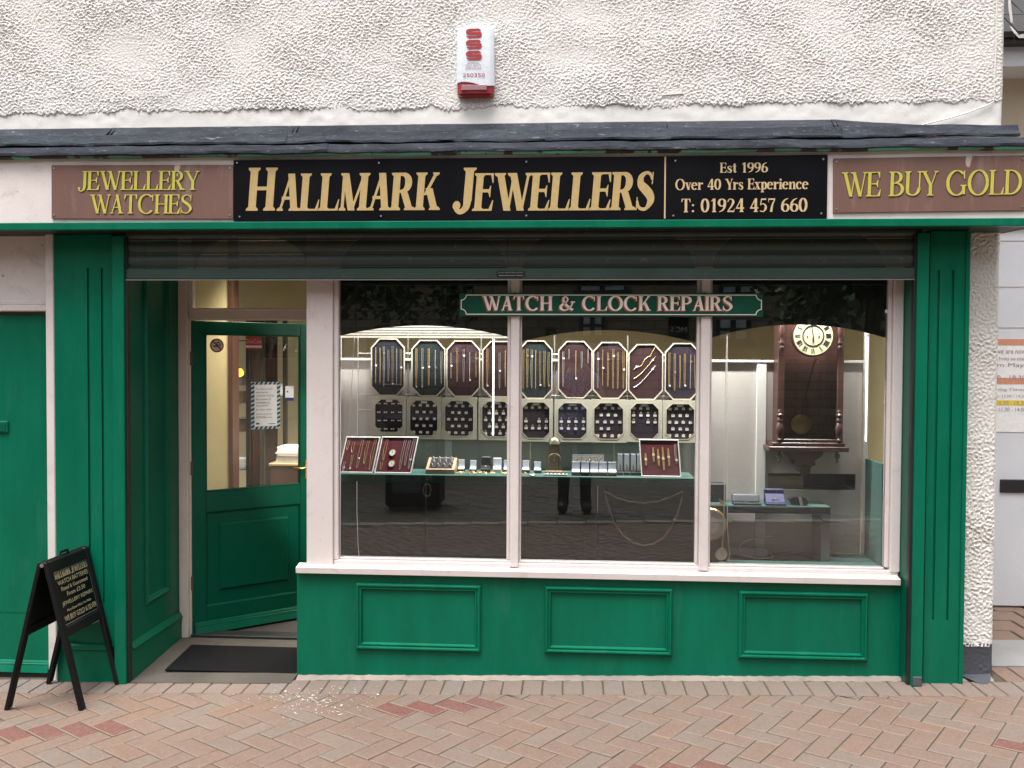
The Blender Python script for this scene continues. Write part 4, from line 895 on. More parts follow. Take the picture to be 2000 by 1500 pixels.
for u in (1005, 1378):
    p = px(u, 571, YG); MB().lathe((p.x, YG + .004, z1 - .002), [(.006, 0), (.006, .006)], 8, 'y').build('hanging_eye', M['plinth'], S)

# ------------------------------------------------------------------ alarm box
YA = .035
x0, x1, z0, z1 = rc(891, 50, 965, 187, YA)
AB = thing('alarm_box', 'white burglar alarm box with red SSS lettering and red lamp base on roughcast wall', 'alarm', ((x0 + x1) / 2, .09, z0))
zm = px(928, 158, YA).z; zm2 = px(928, 163, YA).z; cx = (x0 + x1) / 2; hw = (x1 - x0) / 2
N = 12; mb = MB()
def arow(z, wd, dep):
    return [(cx - wd, .098, z), (cx - wd, YA + .022 + dep, z), (cx - wd + .012, YA + .008 + dep, z)] + [(cx - wd + .012 + (2 * wd - .024) * i / N, YA + dep - .006 * math.sin(PI * i / N) + .006, z) for i in range(1, N)] + [(cx + wd - .012, YA + .008 + dep, z), (cx + wd, YA + .022 + dep, z), (cx + wd, .098, z)]
rows = [arow(zm2, hw, 0), arow(zm2 + .06, hw, 0), arow(z1 - .03, hw - .003, 0), arow(z1 - .006, hw - .006, .004), arow(z1, hw - .010, .014)]
rows[0] = [(x, y, z + .012 * math.sin((x - x0) / (x1 - x0) * PI * 1.6 + .6) * .9) for x, y, z in rows[0]]
n = len(rows[0])
for r in rows: mb.v += r
for k in range(len(rows) - 1):
    for i in range(n - 1): mb.f.append((k * n + i, k * n + i + 1, (k + 1) * n + i + 1, (k + 1) * n + i))
mb.f.append(tuple((len(rows) - 1) * n + i for i in range(n))); mb.f.append(tuple(range(n - 1, -1, -1)))
mb.build('cover', M['plastic_white'], AB, smooth=True)
redp = plain('red translucent plastic', (.30, .018, .022), .18)
mb = MB(); rows = [arow(z0 + .004, hw - .012, .012), arow(z0 + .014, hw - .004, .003), arow(zm2 + .016, hw - .003, .003)]; n = len(rows[0])
for r in rows: mb.v += r
for k in range(2):
    for i in range(n - 1): mb.f.append((k * n + i, k * n + i + 1, (k + 1) * n + i + 1, (k + 1) * n + i))
mb.f.append(tuple(range(n - 1, -1, -1))); mb.f.append(tuple(2 * n + i for i in range(n))); mb.build('lamp_base', redp, AB, smooth=True)
box('lens', plain('pinkish lens', (.36, .20, .23), .1), AB, cx - hw * .72, cx + hw * .62, YA - .002, YA + .012, z0 + .027, zm2 - .006, .003)
yy = YA - .0015
mb = MB(); fS = Serif(.34, .23, .04, .0)
for v0_, v1_ in ((54.5, 75.5), (76.5, 97), (98, 118.5)):
    a, b, c, d = rc(910, v0_, 941, v1_, YA)
    for P in ([(.08, .70), (.20, .70), (.97, .70), (.90, .86), (.80, .94), (.22, .94), (.08, .86), (.0, .74)], [(.0, .74), (.0, .52), (.08, .42), (.30, .40), (.34, .62), (.38, .70), (.08, .70)], [(.08, .42), (.30, .36), (.90, .36), (1.0, .44), (.98, .54), (.88, .62), (.34, .62), (.30, .40)], [(.64, .36), (.66, .30), (.62, .28), (1.0, .28), (1.0, .44), (.90, .36)], [(.02, .28), (.10, .12), (.22, .04), (.80, .04), (.94, .12), (1.0, .28)]):
        mb.poly([(a + p[0] * (b - a), yy - .00005 * len(mb.f), c + p[1] * (d - c)) for p in P])
mb.build('logo_letters', M['red_print'], AB)
for txt, u0_, v0_, u1_, v1_, m_ in (('SANDAL', 912, 120.5, 937, 124.5, 'lilac_print'), ('SECURITY', 909, 126, 940, 130, 'lilac_print'), ('SERVICES', 909, 131.5, 940, 135.5, 'lilac_print'), ('OSSETT', 918, 138, 932, 140.5, 'lilac_print'), ('250350', 904, 143, 947, 150.5, 'red_print')):
    if txt == 'OSSETT': continue
    a, b, c, d = rc(u0_, v0_, u1_, v1_, YA); sans_text(txt, a, b, c, d, yy).build('lettering', M[m_], AB)

# ------------------------------------------------------------------ A-board on the pavement
gB, gD, gA, gC = gpx(160, 1386), gpx(231, 1336), gpx(17, 1386), gpx(97, 1334)
ax = ((gD - gB) + (gC - gA)) / 2; ax.z = 0; wA = ax.length; ax.normalize(); nrm = Vector((ax.y, -ax.x, 0))
cB = (gA + gB + gC + gD) / 4; spread = abs(((gB - gA) + (gD - gC)).dot(nrm)) / 2
zt_ = px(125, 1082, cB.y).z
AH = zt_ - cB.z; th = math.atan2(spread / 2 - .012, AH); LEG = AH / math.cos(th)
AR = thing('a_board', 'black folding A-frame pavement sign listing watch batteries and jewellery repairs', 'sign', (cB.x, cB.y, cB.z)); AR.rotation_euler.z = math.atan2(ax.y, ax.x)
def leaf(front):
    s_ = -1 if front else 1
    def tr(p):   # leaf coordinates: x across, y out of the face, z up the leaf from the foot
        z = p[2] * math.cos(th) - p[1] * math.sin(th) * 1; d = (LEG - p[2]) * math.sin(th) + .012 + p[1] * math.cos(th); return (p[0], s_ * d, z)
    def lb(x0, x1, y0, y1, z0, z1, b=.004):
        m_ = MB().box(x0, x1, y0, y1, z0, z1, b); m_.v = [tr(p) for p in m_.v]; return m_
    L = thing('leaf', None, None); L.parent = AR; W = wA / 2; f0 = LEG * .49
    for sx in (-1, 1): lb(sx * W - .019 if sx > 0 else -W - .019, sx * W + .019 if sx > 0 else -W + .019, -.012, .012, 0, LEG).build('leg', M['ablack'], L, local=True)
    for z0_, z1_ in ((LEG - .055, LEG - .002), (f0, f0 + .05)): lb(-W + .0192, W - .0192, -.011, .011, z0_, z1_).build('rail', M['ablack'], L, local=True)
    lb(-W + .0192, W - .0192, -.004, .004, f0 + .0502, LEG - .0552, 0).build('panel', M['ablack'] if not front else M['black'], L, local=True)
    if front:
        zlo, zhi = f0 + .055, LEG - .06; xl, xr_ = -W + .024, W - .024; H_ = zhi - zlo
        def fin(mb_, nm, mt):
            mb_.v = [tr((p[0], .0045 - p[1], p[2])) for p in mb_.v]; return mb_.build(nm, mt, L, local=True)
        gl_ = plain('pale gold board lettering', (.50, .44, .26), .45)
        rows_ = [('S', 'HALLMARK JEWELLERS', .865, .975, .02, .98), ('N', 'WATCH BATTERIES', .735, .82, .06, .96), ('N', 'Fitted & Guaranteed', .615, .69, .12, .90), ('N', 'From £3.50', .49, .57, .24, .78), ('N', 'JEWELLERY REPAIRS', .325, .42, .05, .96), ('N', 'Most Done While You Wait', .215, .265, .14, .86), ('N', 'WE BUY GOLD & SILVER', .06, .16, .02, .98)]
        for kk, tx, q0, q1, s0, s1 in rows_:
            a_, b_, c_, d_ = xl + (xr_ - xl) * s0, xl + (xr_ - xl) * s1, zlo + H_ * q0, zlo + H_ * q1
            m_ = serif_text(Serif(.2, .09, .05, .06), tx, a_, b_, c_, d_, .0004) if kk == 'S' else sans_text(tx, a_, b_, c_, d_, .0004)
            fin(m_, 'lettering', gl_)
        m_ = MB()
        for (a_, b_, c_, d_) in ((xl, xr_, zhi - .002, zhi), (xl, xr_, zlo, zlo + .002), (xl, xl + .002, zlo, zhi), (xr_ - .002, xr_, zlo, zhi)): m_.box(a_, b_, .0002, .0006, c_, d_)
        fin(m_, 'border_line', M['silver'])
leaf(True); leaf(False)
MB().tube([(-.035, 0, AH - .004), (-.03, 0, AH + .016), (.03, 0, AH + .016), (.035, 0, AH - .004)], .007, 6).build('carry_handle', M['ablack'], AR, local=True)
zch = AH * .47; dch = (LEG - zch / math.cos(th)) * math.sin(th)
MB().tube([(wA / 2, -dch + dch * 2 * i / 10, zch - .03 * math.sin(PI * i / 10)) for i in range(11)], .0022, 5).build('chain', M['steel'], AR, local=True)
for sx in (-1, 1): MB().lathe((sx * wA / 2 - .02, 0, AH - .014), [(.010, 0), (.010, .04)], 8, 'x').build('hinge', M['steel'], AR, local=True)

# ------------------------------------------------------------------ door mat, paint splash
def matpt(u, y): return px(u, 1280, y).x
ym0, ym1 = .10, .47
xa0, xa1 = px(322, 1303, ym0).x, px(374, 1262, ym1).x
xm1 = xL - .012
mb = MB(); q = [(xa0, ym0), (xm1, ym0), (xm1, ym1), (xa1, ym1)]
mb.hexa([(x, y, stepz(y) + .0015) for x, y in q], [(x, y, stepz(y) + .009) for x, y in q]); MT = mb.build('door_mat', M['mat']); tag(MT, 'black ribbed rubber mat on the doorstep before the open door', 'mat')
mb = MB(); g_ = np.random.default_rng(4)
for i in range(240):
    c = gpx(620 + g_.normal(0, 55), 1365 + g_.normal(0, 16))
    if c.y > -.05: continue
    r = abs(g_.normal(0, .0026)) + .0009; an = g_.uniform(0, PI); n_ = 6; z = gz(c.x) + .0022
    mb.poly([(c.x + r * (1.8 * math.cos(k * 2 * PI / n_) * math.cos(an) - .6 * math.sin(k * 2 * PI / n_) * math.sin(an)), c.y + r * (1.8 * math.cos(k * 2 * PI / n_) * math.sin(an) + .6 * math.sin(k * 2 * PI / n_) * math.cos(an)), z + .0006 * (i % 3) + 0.0255 * 0) for k in range(n_)])
ps = mb.build('paint_splash', plain('dried white paint', (.58, .56, .53), .7), pave); tag(ps, kind='stuff')

# ------------------------------------------------------------------ cable on the wall
pts = [px(1947, -40, .088), px(1946, 40, .088), px(1945, 100, .087), px(1942, 150, .088), px(1942, 190, .088), px(1940, 199, .086), px(1925, 207, .086), px(1890, 220, .084), px(1850, 232, .082), px(1800, 244, .08)]
CB = MB().tube(pts, .0035, 6).build('cable', M['plaster'], None, smooth=True); tag(CB, 'thin white painted cable running down the roughcast wall corner', 'cable')

# ------------------------------------------------------------------ neighbouring shop set back beyond the pier
YN = 1.35
NB = thing('neighbour_building', 'beige walled neighbouring building with white panelled door beside the pier', 'building', (3.0, YN, 0))
M['beige'] = paint('beige painted wall', (.56, .48, .37), .7, .08); M['ndoor'] = paint('cool white door', (.62, .64, .68), .4, .04); M['slate'] = paint('dark roof tile', (.03, .028, .03), .7, .5)
zt = px(1980, 445, YN).z; z130 = px(1985, 132, YN).z
box('wall', M['beige'], NB, 2.0, 6.5, YN, YN + .2, zt, z130)
box('wall_side', M['beige'], NB, 3.75, 6.5, YN, YN + .2, -.1, zt - .001)
zd = gz(2.8) + .012
ND = box('door', M['ndoor'], NB, 2.0, 3.74, YN + .02, YN + .06, zd, zt, .003)
for v in (470, 560, 640): box('panel_line', M['partition'], ND, 2.0, 3.7, YN + .017, YN + .0195, px(1980, v, YN).z, px(1980, v, YN).z + .006)
x0, x1, z0, z1 = rc(1955, 937, 1999, 963, YN)
LBX = box('letter_box', M['boxblack'], ND, x0, x1 + .02, YN + .008, YN + .0195, z0, z1, .004)
M['orange'] = plain('pale orange print', (.58, .26, .16), .6)
for v0_, v1_, lines in ((662, 735, (('you, we are now', 684, 694), ('opening Friday tea times', 697, 706), ('from May.', 709, 719), ('16.30 - 18.30', 733, 743))), (738, 832, (('Opening Times:', 758, 765), ('Monday: 11.00 - 14.30', 771, 778), ('Tue: 16.30 - 18.30', 783, 791), ('Wed: 11.30 - 14.00', 796, 804)))):
    x0, x1, z0, z1 = rc(1930, v0_, 2010, v1_ + 12, YN); NT = thing('notice', 'white opening notice with orange heading bar on neighbouring door, ' + ('upper of the two' if v0_ < 700 else 'lower of the two'), 'notice', ((x0 + x1) / 2, YN + .015, z0))
    box('sheet', M['paper'], NT, x0, x1, YN + .0165, YN + .0185, z0, z1); zh = px(1970, v0_ + 12, YN).z
    box('heading_bar', M['orange'], NT, x0, x1, YN + .015, YN + .0163, zh, z1)
    for tx, a_, b_ in lines:
        q0, q1 = px(1925, a_, YN).x, px(2006, a_, YN).x; 
        if 'Tue' in tx: box('highlight', plain('highlighter', (.75, .60, .03), .6), NT, x0, x1 - .02, YN + .0155, YN + .0162, px(1970, b_ + 1, YN).z, px(1970, a_ - 1, YN).z)
        sans_text(tx, q0, q1, px(1970, b_, YN).z, px(1970, a_, YN).z, YN + .0148).build('lettering', M['lilac_print'], NT)
box('eaves_board', M['ndoor'], NB, 2.05, 6.5, YN - .25, YN - .001, px(1985, 130, YN - .25).z, px(1985, 86, YN - .25).z, .004)
RF = box('roof', M['slate'], NB, 2.05, 6.5, YN - .32, YN + .3, px(1985, 84, YN - .32).z, px(1985, 60, YN - .32).z)
zr = px(1985, 60, YN - .3).z
for r in range(5):
    for i in range(14):
        x = 2.04 + i * .27 + (r % 2) * .13; yb_ = YN - .34 + r * .20; zb_ = zr - .05 + r * .17
        MB().hexa([(x, yb_, zb_), (x + .262, yb_, zb_), (x + .262, yb_ + .30, zb_ + .25), (x, yb_ + .30, zb_ + .25)], [(x, yb_ - .012, zb_ + .03), (x + .262, yb_ - .012, zb_ + .03), (x + .262, yb_ + .288, zb_ + .28), (x, yb_ + .288, zb_ + .28)]).build('roof_tile', M['brick_red'] if (i + r) % 5 == 0 else M['slate'], RF)
MB().add([px(u, v, y) for u, v, y in ((1969, 0, .34), (1974, 0, .36), (1978, 40, .36), (1981, 47, .40), (1974, 44, .34), (1970, 20, .33), (1971, 50, .34), (1976, 52, .4), (1990, 68, .5), (2000, 66, .6), (2000, 74, .6), (1990, 74, .5), (1980, 64, .42))], [(0, 1, 2, 3, 4, 5), (6, 7, 8, 9, 10, 11, 12)]).build('frayed_felt', M['plaster'], NB)
ST = MB().hexa([(XC - .01, .25, gz(XC) - .05), (4.6, .25, gz(4.6) - .05), (4.6, .675, gz(4.6) - .05), (XC - .01, .675, gz(XC) - .05)], [(XC - .01, .25, gz(XC) + .004), (4.6, .25, gz(4.6) + .004), (4.6, .675, gz(4.6) + .008), (XC - .01, .675, gz(XC) + .008)]).build('stone_slab', paint('grey stone slab', (.24, .24, .235), .8, .2, bstr=.6)); tag(ST, kind='structure')
ms = [o for o in (ND,)]

# ------------------------------------------------------------------ inside the display window
YB = .46                                                    # back partition
DI = thing('display_stage', 'window display stage with grey back boards, green shelf and dark panels', 'display stand', (0, .3, .5))
zfl = zwb - .004
xdl, xdr_ = xg[0] + .05, px(1682, 1000, YB).x
box('stage_floor', M['baize'], DI, xdl, xg[6] + .12, .150, YB, zfl - .03, zfl, .002)
zpt = px(1430, 708, YB).z
edges_u = (655, 700, 876, 1036, 1200, 1365, 1478, 1684)
xe = [px(u, 800, YB).x for u in edges_u]; xe[0] = xdl
for i in range(len(xe) - 1):
    if i == 6: continue
    box('back_board', M['partition'], DI, xe[i] + .001, xe[i + 1] - .001, YB, YB + .012, zfl + .0005, zpt, .001)
# last board has an open slot with a dark shelf behind
s0, s1, t0, t1 = rc(1500, 925, 1671, 957, YB)
mb = MB(); mb.box(xe[6] + .001, s0, YB, YB + .012, zfl + .0005, zpt); mb.box(s0 + .0002, s1 - .0002, YB, YB + .012, zfl + .0005, t0); mb.box(s0 + .0002, s1 - .0002, YB, YB + .012, t1, zpt); mb.box(s1, xe[7] - .001, YB, YB + .012, zfl + .0005, zpt); mb.build('back_board', M['partition'], DI)
mb = MB(); mb.box(s0 - .02, s1 + .02, YB + .0125, YB + .20, t0 - .02, t0 - .004); mb.box(s0 - .02, s1 + .02, YB + .20, YB + .21, t0 - .02, t1 + .03); mb.box(s0 - .02, s1 + .02, YB + .0125, YB + .21, t1 + .004, t1 + .012); mb.box(s0 - .02, s0 - .012, YB + .0125, YB + .2, t0, t1); mb.box(s1 + .012, s1 + .02, YB + .0125, YB + .2, t0, t1); mb.build('slot_shelf', M['wood'], DI)
box('slot_paper', M['oak'], DI, s0 + .005, s0 + .20, YB + .05, YB + .06, t0 - .003, t1 - .02)
for u in (1485,):
    a, b = px(1476, 900, YB - .01).x, px(1495, 900, YB - .01).x; box('back_post', M['plaster'], DI, a, b, YB - .016, YB - .0005, zfl + .0005, zpt, .002)
for u in (876, 1365):
    c = px(u, 880, YB - .01).x; box('back_post', M['plaster'], DI, c - .020, c + .020, YB - .014, YB - .0005, zfl + .0005, zpt, .002)
box('back_rail', M['plaster'], DI, xdl, xdr_, YB - .020, YB + .02, zpt + .0005, zpt + .014, .002)
xrw = px(1684, 1000, YB).x
box('side_board', M['baize'], DI, xrw + .001, xrw + .014, .152, YB + .01, zfl + .0005, px(1700, 900, .3).z, .001)
box('side_post', M['plaster'], DI, xrw - .012, xrw + .012, YB - .04, YB - .021, zfl + .0005, 2.2, .002)
# shelf and dark panels below it
xs_a, xs_b = xdl, px(1357, 935, .18).x
zsh1, zsh0 = px(1000, 929, .17).z, px(1000, 946, .17).z
box('shelf', M['baize'], DI, xs_a, xs_b, .165, .42, zsh0, zsh1, .003)
pc = [xs_a, px(832, 1020, .19).x, px(1167, 1020, .19).x, xs_b]
for i in range(3): box('dark_panel', M['dkpanel'], DI, pc[i] + .001, pc[i + 1] - .001, .185 - .004 * (i == 2), .195 - .004 * (i == 2), zfl + .0005, zsh0 - .0005, .001)
# pelmet with arched lower edge in each light
for j, (ua, ub, ve, vc) in enumerate(((655, 998, 654, 636), (1008, 1368, 666, 645), (1380, 1742, 658, 634))):
    xa, xb = px(ua, 650, .165).x, px(ub, 650, .165).x; ze, zc = px((ua + ub) / 2, ve + 5, .165).z, px((ua + ub) / 2, vc, .165).z
    pts = [(xa + (xb - xa) * i / 20, ze + (zc - ze) * (1 - (2 * i / 20 - 1) ** 2)) for i in range(21)]
    MB().prism(pts + [(xb, 2.3), (xa, 2.3)], .155 + .001 * j, .170 + .001 * j).build('pelmet', M['pelmet'], DI)
# slatted cream blind drawn up behind the first light
xa, xb = px(661, 650, .30).x, px(996, 650, .30).x
BL = thing('window_blind', 'cream slatted blind drawn up behind the first window pane', 'blind', ((xa + xb) / 2, .31, px(820, 660, .3).z))
for i in range(7):
    z = px(820, 660 - i * 5.2, .30).z; MB().hexa([(xa, .295, z), (xb, .295, z), (xb, .335, z + .006), (xa, .335, z + .006)], [(xa, .295, z + .0095), (xb, .295, z + .0095), (xb, .335, z + .0105), (xa, .335, z + .0105)]).build('slat', M['ceiling'], BL)
for i, (u0_, u1_) in enumerate(((692, 682), (699, 699))):
    MB().tube([px(u0_, 656, .2), px((u0_ + u1_) / 2, 750, .2), px(u1_ - 1, 850, .2)], .0016, 5).build('pull_cord', M['cord'], BL)
# white tubes hanging from the pelmet, their glow added to light the display
for u, v0_, v1_, lab in ((963, 664, 850, 'slim white light tube hanging before the brown necklace board'), (1691, 658, 862, 'slim white light tube hanging beside the wall clock')):
    p, q = px(u, v0_, .20), px(u, v1_, .20); TL = thing('light_tube', lab, 'lamp', (q.x, .20, q.z))
    MB().lathe((q.x, .20, q.z), [(.004, 0), (.004, p.z - q.z)], 10).build('tube', emis('white lit tube', (1, .97, .92), 2.2), TL, smooth=True)
    MB().lathe((q.x, .20, p.z), [(.0065, 0), (.0065, .012)], 10).build('end_cap', M['plastic_white'], TL)

# added light battens, unseen behind the pelmet, to brighten the stage
for ua, ub, nm in ((661, 990, 'first'), (1018, 1360, 'middle'), (1390, 1733, 'last')):
    xa, xb = px(ua, 560, .2).x, px(ub, 560, .2).x; BT = thing('added_batten', 'added unseen light batten behind the pelmet of the %s window pane' % nm, 'lamp', ((xa + xb) / 2, .205, 2.20))
    MB().box(-(xb - xa) * .45, (xb - xa) * .45, -.028, .028, 0, .04, .004).build('body', M['plastic_white'], BT, local=True)
    bl_ = bpy.data.lights.new('added_batten_tube', 'AREA'); bl_.shape = 'RECTANGLE'; bl_.size = (xb - xa) * .85; bl_.size_y = .05; bl_.energy = 19.0; bl_.color = (1, .975, .945)
    bo_ = bpy.data.objects.new('added_batten_tube', bl_); col.objects.link(bo_); bo_.parent = BT; bo_.location = (0, .004, -.012); bo_.rotation_euler = (math.radians(-4), 0, 0)
def octo(x0, x1, z0, z1, cx_, cz_): return [(x0 + cx_, z0), (x1 - cx_, z0), (x1, z0 + cz_), (x1, z1 - cz_), (x1 - cx_, z1), (x0 + cx_, z1), (x0, z1 - cz_), (x0, z0 + cz_)]
def octo_ring(mb, o, i, y0, y1):
    n = len(o); b = len(mb.v); mb.v += [(p[0], y0, p[1]) for p in o] + [(p[0], y0, p[1]) for p in i] + [(p[0], y1, p[1]) for p in o] + [(p[0], y1, p[1]) for p in i]
    for k in range(n):
        j = (k + 1) % n; mb.f += [(b + k, b + j, b + n + j, b + n + k), (b + n + k, b + n + j, b + 3 * n + j, b + 3 * n + k), (b + k, b + 2 * n + k, b + 2 * n + j, b + j)]
# upper row: necklace boards
YK = .440
rg = random.Random(12)
nb_data = [  # u0,u1,v0,v1, velvet, label
 (725, 791, 661, 773, 'velvet_navy', 'navy octagonal necklace board with bracelet bar at its foot'),
 (804, 870, 664, 774, 'velvet_teal', 'dark teal octagonal necklace board with thick rope chains'),
 (872, 938, 665, 775, 'velvet_maroon', 'maroon octagonal necklace board beside the dark teal one'),
 (942, 1008, 666, 776, 'velvet_maroon', 'maroon octagonal necklace board half hidden behind the slim light tube'),
 (1013, 1079, 665, 779, 'velvet_teal', 'green black octagonal necklace board next to the middle mullion'),
 (1090, 1157, 666, 778, 'velvet_maroon', 'maroon octagonal necklace board with short looped chains and pendants'),
 (1158, 1225, 668, 779, 'velvet_maroon', 'maroon octagonal necklace board with six straight double chains'),
 (1227, 1295, 672, 781, 'velvet_maroon', 'maroon octagonal board with three slanting bracelets'),
 (1298, 1366, 670, 781, 'velvet_plum', 'plum octagonal necklace board with one long looped chain'),
]
for bi, (ua, ub, va, vb, vel, lab) in enumerate(nb_data):
    x0, x1, z0, z1 = rc(ua, va, ub, vb, YK); NBD = thing('necklace_board', lab, 'necklace board', ((x0 + x1) / 2, YK, z0), 'octagonal necklace boards in the shop window')
    c_ = (x1 - x0) * .24; d_ = c_ * 1.1; o = octo(x0, x1, z0, z1, c_, d_); i_ = octo(x0 + .006, x1 - .006, z0 + .006, z1 - .006, c_ - .002, d_ - .002)
    mb = MB(); octo_ring(mb, o, i_, YK - .010, YK); mb.build('rim', M['boardframe'], NBD)
    MB().prism(i_, YK - .003, YK + .008).build('velvet_face', M[vel], NBD)
    W, H = x1 - x0, z1 - z0; yc = YK - .0065
    if bi == 7:
        for q in range(3):
            pts = [(x0 + W * (.16 + .62 * s_ / 8), yc, z0 + H * (.22 + .16 * q + .40 * (s_ / 8) ** 1.3 + (.03 * math.sin(s_ * 1.8) if q == 2 else .0))) for s_ in range(9)]
            NK = MB().tube(pts, .0013, 5).build('bracelet', M['goldmetal'] if q else M['silver'], NBD)
            p = pts[1 if q == 2 else 7]; MB().lathe((p[0], yc - .003, p[2]), [(.006, 0), (.006, .003)], 8, 'y').build('price_tag', M['paper'], NK)
        continue
    nch = (7, 5, 5, 5, 7, 5, 6, 0, 6)[bi]
    for q in range(nch):
        cx_ = x0 + W * (.14 + .74 * q / (nch - 1)) + rg.uniform(-.002, .002); top = z0 + H * rg.uniform(.78, .88); bot = z0 + H * rg.uniform(.14, .24)
        if bi == 5: bot = top - H * (.62, .18, .50, .30, .26)[q]
        if bi == 2: bot = z0 + H * rg.uniform(.24, .34)
        gp = rg.choice((.0015, .0035, .0035)); wv = rg.uniform(-.003, .003); r_ = rg.choice((.0008, .0011)) * (1.5 if bi == 1 else 1)
        lp = [(cx_ - gp, yc, top), (cx_ - gp + wv * .5, yc, (top + bot) / 2), (cx_ - gp * .6, yc, bot + .008), (cx_, yc, bot), (cx_ + gp * .6, yc, bot + .008), (cx_ + gp + wv * .5, yc, (top + bot) / 2), (cx_ + gp, yc, top)]
        NK = MB().tube(lp, r_, 4).build('necklace', M['goldmetal'] if rg.random() < .66 else M['silver'], NBD)
        if rg.random() < .75:
            zt2 = rg.choice((top - H * .12, (top + bot) / 2, bot + .004)); MB().lathe((cx_ + .003, yc - .004, zt2), [(.0052, 0), (.0056, .0015), (.0052, .003)], 8, 'y').build('price_tag', M['paper'] if rg.random() < .75 else M['goldmetal'], NK)
    if bi == 0: box('display_bar', M['silver'], NBD, x0 + W * .35, x1 - W * .08, yc - .004, yc - .001, z0 + H * .20, z0 + H * .206)
# rack behind the boards
mb = MB()
for v in (690, 770, 800): mb.tube([px(700, v, .449), px(1362, v + 4, .449)], .003, 6)
for u in (797, 940, 1083, 1226): mb.tube([px(u, 655, .450), px(u, 925, .450)], .004, 6)
RK = mb.build('display_rack', M['silver']); tag(RK, 'chrome wire rack holding the necklace boards and jewellery trays', 'rack')
# lower row: trays
YT = .432
tr_data = [
 (727, 794, 773, 850, 'plum tray of earring studs in four white rows', 'studs'),
 (795, 862, 775, 857, 'plum tray of tagged rings beside the four white rows of earring studs', 'rings'),
 (863, 932, 776, 858, 'plum tray of tagged rings under the maroon board beside the dark teal one', 'rings'),
 (935, 1004, 777, 859, 'plum tray of charms crossed by the slim light tube', 'charms'),
 (1014, 1080, 779, 862, 'plum tray of gold lockets beside the middle mullion', 'lockets'),
 (1083, 1153, 780, 863, 'plum tray of crosses and pendants above the brass skeleton clock', 'crosses'),
 (1153, 1224, 780, 864, 'plum tray of five full rows of tagged rings', 'rings'),
 (1224, 1293, 781, 863, 'plum tray with few gold earrings and empty lower part', 'few'),
 (1294, 1362, 782, 864, 'plum tray of tagged rings above the wine red watch board', 'rings'),
]
for bi, (ua, ub, va, vb, lab, kind) in enumerate(tr_data):
    x0, x1, z0, z1 = rc(ua, va, ub, vb, YT); T_ = thing('jewellery_tray', lab, 'tray', ((x0 + x1) / 2, YT, z0), 'plum jewellery trays in the shop window')
    W, H = x1 - x0, z1 - z0; m_ = W * .085; c_ = W * .17
    i_ = octo(x0 + m_, x1 - m_, z0 + m_, z1 - m_, c_, c_); o = octo(x0, x1, z0, z1, .004, .004)
    mb = MB(); octo_ring(mb, o, i_, YT - .014, YT); mb.build('tray_frame', M['trayframe'], T_)
    ir = octo(x0 + m_ + .004, x1 - m_ - .004, z0 + m_ + .004, z1 - m_ - .004, c_ - .001, c_ - .001); mb = MB(); octo_ring(mb, i_, ir, YT - .0155, YT - .0142); mb.build('inner_rim', M['boardframe'], T_)
    MB().prism(i_, YT - .002, YT + .006).build('velvet_face', M['velvet_plum'], T_)
    rows_n, cols = (4, 4) if kind == 'studs' else (5, 4)
    ax0, ax1, az0, az1 = x0 + W * .20, x1 - W * .20, z0 + H * .16, z1 - H * .20
    box('title_card', M['paper'], T_, (x0 + x1) / 2 - W * .09, (x0 + x1) / 2 + W * .09, YT - .006, YT - .004, z1 - H * .155, z1 - H * .10)
    for r in range(rows_n):
        for c in range(cols - (r % 2 if kind in ('rings', 'charms') else 0)):
            if kind == 'few' and (r < 2 or (r == 2 and c == 1)): continue
            if kind in ('lockets', 'crosses') and r in (0, 3) : continue
            if rg.random() < .06: continue
            x = ax0 + (ax1 - ax0) * (c + (.5 if (r % 2 and kind in ('rings', 'charms')) else 0)) / (cols - 1) + rg.uniform(-.002, .002); z = az0 + (az1 - az0) * r / (rows_n - 1) + rg.uniform(-.001, .001)
            if kind == 'studs':
                mb = MB(); mb.lathe((x - .006, YT - .006, z), [(.0045, 0), (.0045, .003)], 6, 'y'); mb.lathe((x + .006, YT - .006, z), [(.0045, 0), (.0045, .003)], 6, 'y'); mb.box(x - .006, x + .006, YT - .005, YT - .003, z - .002, z + .002); mb.build('earring_card', M['paper'], T_)
            else:
                TG = box('price_tag', M['paper'], T_, x - .0085, x + .0085, YT - .0055, YT - .004, z - .0075, z + .0055)
                if kind in ('lockets', 'few', 'charms'): MB().lathe((x, YT - .007, z + .013), [(.005, 0), (.0056, .0015), (.005, .003)], 8, 'y').build('locket', M['goldmetal'], TG)
                elif kind == 'crosses':
                    mb = MB(); mb.box(x - .0012, x + .0012, YT - .006, YT - .0045, z + .007, z + .024); mb.box(x - .005, x + .005, YT - .0062, YT - .0047, z + .0165, z + .019); mb.build('cross', M['silver'] if c < 3 else M['goldmetal'], TG)
                else: MB().tube([(x + .004 * math.cos(k * PI / 4), YT - .006, z + .0045 + .003 * math.sin(k * PI / 4)) for k in range(5)], .0011, 4).build('ring', M['goldmetal'], TG)

